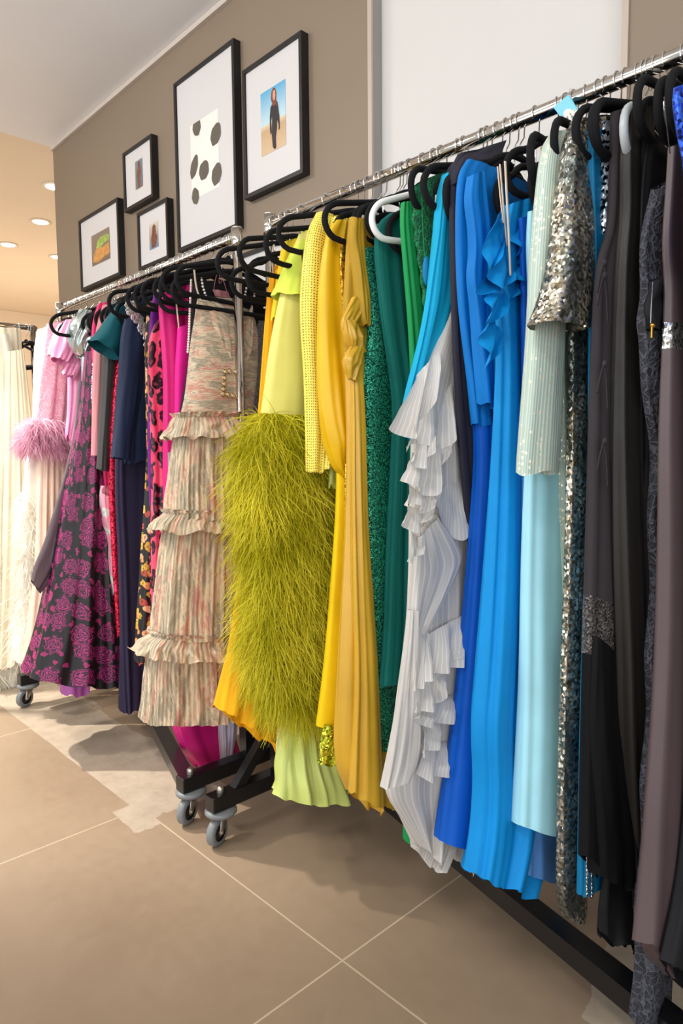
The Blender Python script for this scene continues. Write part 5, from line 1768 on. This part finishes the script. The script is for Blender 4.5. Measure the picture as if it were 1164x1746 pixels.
# leopard
r, lf = gown('print_gown', 'pink leopard print satin gown', -2.105,
             [(270, 545), (258, 562), (253, 590), (252, 650), (256, 720), (258, 800), (258, 880), (257, 960), (259, 1060)],
             [('bodice', 0, .3, 'leo'), ('skirt', .3, 1, 'leo')], grp=FG,
             R=[(305, 530), (305, 562), (305, 590), (305, 650), (306, 720), (306, 800), (306, 880), (304, 960), (300, 1065)],
             t=[(0, .013), (1, .026)], n=4, amp=(.002, .006), seed=110,
             hang=HG('black velvet hanger holding the pink leopard gown', yaw=6, half=.205))
# magenta
XMg = -2.045
r, lf = gown('satin_gown', 'magenta satin gown right of the leopard print', XMg,
             [(284, 492), (270, 508), (274, 560), (280, 640), (280, 740), (281, 840), (283, 960), (285, 1100), (292, 1230), (318, 1290), (334, 1305)],
             [('bodice', 0, .25, 'magenta'), ('skirt', .25, 1, 'magenta')], grp=FG,
             R=[(330, 480), (330, 508), (332, 560), (336, 640), (340, 740), (345, 840), (355, 960), (370, 1100), (392, 1230), (410, 1290), (414, 1318)],
             t=[(0, .014), (1, .045)], n=5, amp=(.003, .012), seed=111, hem=.02,
             hang=HG('black velvet hanger holding the magenta satin gown', yaw=6, half=.21))
k = MB()
q = [on(a, b, 0, XMg + .05) for a, b in ((286, 772), (297, 768), (298, 822), (287, 826))]
k.add([tuple(x) for x in q] + [tuple(x + Vector((.0012, 0, 0))) for x in q], [(0, 1, 2, 3), (7, 6, 5, 4), (0, 4, 5, 1), (1, 5, 6, 2), (2, 6, 7, 3), (3, 7, 4, 0)])
put(r, 'swing_tag', k, M['mat'], False, 'white swing tag')
# fuchsia camisole dress
r, lf = gown('slip_dress', 'fuchsia slip dress with thin pale straps', -1.995,
             [(304, 558), (301, 600), (299, 640), (300, 700), (298, 760), (294, 850)], [('bodice', 0, 1, 'fuchsia')], grp=FG,
             R=[(345, 545), (346, 600), (346, 640), (346, 700), (346, 760), (346, 850)], t=.016, n=3, amp=(.002, .005), seed=112,
             hang=HG('black velvet hanger with thin straps of the fuchsia dress', yaw=3, half=.2))
strap(r, -1.975, [(299, 500), (302, 530), (305, 560)], .003)
# black gown with pearl straps
XBk = -1.955
r, lf = gown('beaded_gown', 'black gown with pearl beaded straps behind the floral tulle', XBk,
             [(330, 480), (326, 540), (322, 600), (316, 650), (308, 690), (300, 730), (296, 800), (292, 900)], [('bodice', 0, .4, 'jet'), ('skirt', .4, 1, 'jet')], grp=FG,
             R=[(470, 480), (440, 540), (430, 600), (420, 650), (415, 690), (412, 730), (412, 800), (412, 900)], t=.02, n=4, amp=(.002, .005), seed=113,
             hang=HG('black velvet hanger holding the pearl strapped gown', yaw=4, half=.2))
for (pts) in ([(326, 474), (324, 520), (322, 570), (320, 600)], [(343, 472), (346, 490), (351, 505)], [(421, 486), (418, 502), (415, 514)], [(434, 500), (432, 516)]):
    k = MB()
    P = resample([tuple(on(a, b, 0, XBk + .06)) for a, b in pts], max(4, int((pts[-1][1] - pts[0][1]) / 4.2)))
    for q in P:
        k.ball(q, .0042, 5)
    put(r, 'pearl_strap', k, M['pearl'])
ks = Loft(XBk + .03, [(362, 494), (366, 505), (380, 515)], [(388, 498), (394, 515), (398, 532)], t=.008, n=3, nu=40, seed=114)
r2 = thing('slip_dress', 'dusty pink camisole on thin looped straps above the floral bodice', 'dress', (XBk + .03, YR, 1.2), FG)
put(r2, 'bodice', ks.mb(), M['rose'])
strap(r2, XBk + .045, [(372, 462), (366, 480), (364, 498)], .0012, 'rose')
strap(r2, XBk + .045, [(374, 462), (380, 478), (372, 486), (376, 462)], .0012, 'rose')
strap(r2, XBk + .045, [(378, 470), (384, 488), (388, 502)], .0012, 'rose')
# dusty blue glitter
r, lf = gown('glitter_gown', 'dusty blue glitter gown behind the chrome upright', -1.985,
             [(380, 560), (380, 700), (385, 850), (392, 1000), (395, 1120)], [('bodice', 0, .3, 'glit'), ('skirt', .3, 1, 'glit')], grp=FG,
             R=[(452, 528), (448, 600), (442, 700), (430, 800), (424, 900), (416, 1000), (412, 1100)], t=.02, n=4, amp=(.002, .006), seed=115, it=1,
             hang=HG('black velvet hanger holding the dusty blue glitter gown', yaw=0, half=.132))
# floral tiered tulle gown
XFl = -1.905
BL = [(338, 508), (334, 545), (329, 590), (324, 640), (317, 690), (306, 725)]
BR = [(426, 514), (434, 560), (434, 610), (432, 650), (426, 700), (422, 722)]
r = thing('tiered_gown', 'flower printed tulle gown with three ruffled tiers', 'dress', (XFl, YR, .2), FG)
lf = Loft(XFl, BL, BR, t=[(0, .03), (.3, .06), (1, .065)], n=3, amp=(.002, .004), seed=116, hem=0)
put(r, 'bodice', lf.mb(), M['tulledrape'])
for s_, pts in ((0, ([(352, 506), (362, 560), (376, 600), (388, 640)])), (1, ([(430, 520), (412, 560), (400, 600), (388, 640)]))):
    cup = Loft(XFl + .038, [pts[0], pts[1], pts[2], pts[3]], [(392, 530), (392, 570), (393, 610), (394, 648)] if s_ == 0 else [(430, 540), (430, 580), (420, 620), (400, 648)], t=[(0, .006), (.5, .026), (1, .008)], n=5, amp=(.002, .005), seed=117 + s_, nu=56, hem=0)
    put(r, 'draped_cup', cup.mb(), M['tulledrape'])
strap(r, XFl + .05, [(331, 460), (334, 490), (342, 512)], .0035)
tiers = (([(306, 722), (298, 770), (292, 830), (289, 884)], [(424, 722), (422, 770), (420, 830), (420, 884)]),
         ([(286, 890), (278, 950), (270, 1020), (266, 1086)], [(420, 890), (418, 950), (416, 1020), (414, 1086)]),
         ([(258, 1096), (252, 1140), (248, 1190), (245, 1232)], [(424, 1090), (428, 1130), (430, 1170), (430, 1212)]))
for i, (a, b) in enumerate(tiers):
    tl = Loft(XFl, a, b, t=[(0, .07), (1, .10)], n=24, amp=(.005, .010), seed=120 + i, hem=.008, nu=320, nz=24, sharp=.8, minw=.1)
    put(r, 'tier', tl.mb(), M['tulle'])
ruf = (([(300, 712), (292, 728), (284, 748)], [(428, 712), (436, 728), (440, 742)], .085, .105),
       ([(284, 876), (270, 890), (262, 905)], [(424, 876), (432, 892), (436, 906)], .10, .125),
       ([(262, 1084), (246, 1098), (236, 1116)], [(428, 1080), (436, 1096), (440, 1112)], .11, .14))
for i, (a, b, t0, t1) in enumerate(ruf):
    rl = Loft(XFl, a, b, t=[(0, t0 - .02), (1, t1)], n=17, amp=[(0, .006), (1, .020)], seed=130 + i, hem=.012, nu=320, nz=16, sharp=1, it=1, minw=.1)
    put(r, 'ruffle', rl.mb(), M['tulle'])
    rl = Loft(XFl, [a[0], (a[0][0] - 3, a[0][1] - 8)], [b[0], (b[0][0] + 3, b[0][1] - 8)], t=[(0, t0 - .02), (1, t0)], n=19, amp=[(0, .004), (1, .014)], seed=140 + i, hem=0, nu=280, nz=8, sharp=1, it=0, minw=.1)
    put(r, 'frill_edge', rl.mb(), M['tulle'])
# jewelled buckle on the waist
k, k2 = MB(), MB()
edge = [(408, 633), (400, 634), (390, 633), (383, 634), (382, 645), (381, 655), (380, 664), (379, 672), (387, 673), (396, 675), (405, 677), (413, 676), (414, 655), (413, 640)]
for i, e in enumerate(edge):
    q = on(e[0], e[1], 0, XFl + .066)
    k.tube([q + Vector((.004, .0075 * math.cos(j * PI / 5), .0075 * math.sin(j * PI / 5))) for j in range(10)], .0018, 5, True)
    k2.ball(q + Vector((.004, 0, 0)), .0062, 6, .7, 1, 1)
bk = put(r, 'buckle', k, M['gold'])
put(bk, 'crystals', k2, M['diamond'], False)
hanger(XFl + .02, 'black velvet hanger holding the tiered floral gown', half=.215, yaw=14, zt=-.012)
hanger(XFl - .02, 'black velvet hanger behind the pearl straps', half=.2, yaw=22, zt=.03)
for i, (dx, yw, zt) in enumerate(((.035, -6, .0), (.05, 4, .03))):
    hanger(XFl + dx, ('black velvet hanger crossing the chrome upright, the upper one', 'black velvet hanger crossing the chrome upright, the lower one')[i], half=.215, yaw=yw, zt=zt)
# lilac print hem
ls = Loft(-2.0, [(372, 1190), (372, 1240), (376, 1300)], [(408, 1190), (402, 1250), (392, 1312)], t=.02, n=4, amp=(.004, .008), nu=56, seed=150)
r2 = thing('print_gown', 'lilac printed hem between magenta folds under the tiers', 'dress', (-2.0, YR, .15), FG)
put(r2, 'skirt', ls.mb(), M['lilacprint'])

# ------------------------------------------------------------------ second hangers tucked between the gowns: little but their hooks shows
for X_, what in ((-1.645, 'left end of the near rail'), (-1.575, 'marigold orange gown'), (-1.345, 'lime cap sleeve'), (-1.305, 'pale studded gown'), (-1.255, 'golden drape'),
                 (-1.205, 'gold sequin gown'), (-1.15, 'mustard gown'), (-1.04, 'dark teal gown'), (-.955, 'green lace dress'), (-.905, 'pinstripe ruffles'),
                 (-.825, 'azure sleeve'), (-.775, 'sky blue ruffles'), (-.69, 'pale aqua gown'), (-.625, 'mint sleeve'), (-.587, 'silver sequin sleeve'), (-.545, 'charcoal jersey gown')):
    hanger(X_, 'velvet hanger tucked in beside the %s, mostly its hook showing' % what, half=.15, zt=.035, yaw=(X_ * 997 % 9) - 4, group='spare velvet hangers between the gowns')
for X_, what in ((-3.13, 'ivory tulle gown'), (-3.0, 'pink lace dress'), (-2.86, 'pink bow dress'), (-2.74, 'silver puff sleeve'), (-2.68, 'rose jacquard gown'), (-2.555, 'dusty rose sleeve'),
                 (-2.47, 'deep teal sleeve'), (-2.38, 'aubergine gown'), (-2.29, 'navy collar'), (-2.20, 'golden blossom gown'), (-2.135, 'violet dress'), (-2.075, 'leopard gown')):
    hanger(X_, 'velvet hanger tucked in beside the %s, only a hook clear' % what, half=.11, zt=.035, yaw=(X_ * 997 % 9) - 4, group='spare velvet hangers between the gowns')

# ------------------------------------------------------------------ colour management
vs = sc.view_settings
vs.view_transform = 'Standard'
vs.look = 'None'
vs.exposure = 0.0
vs.gamma = 1.0
vs.use_curve_mapping = False
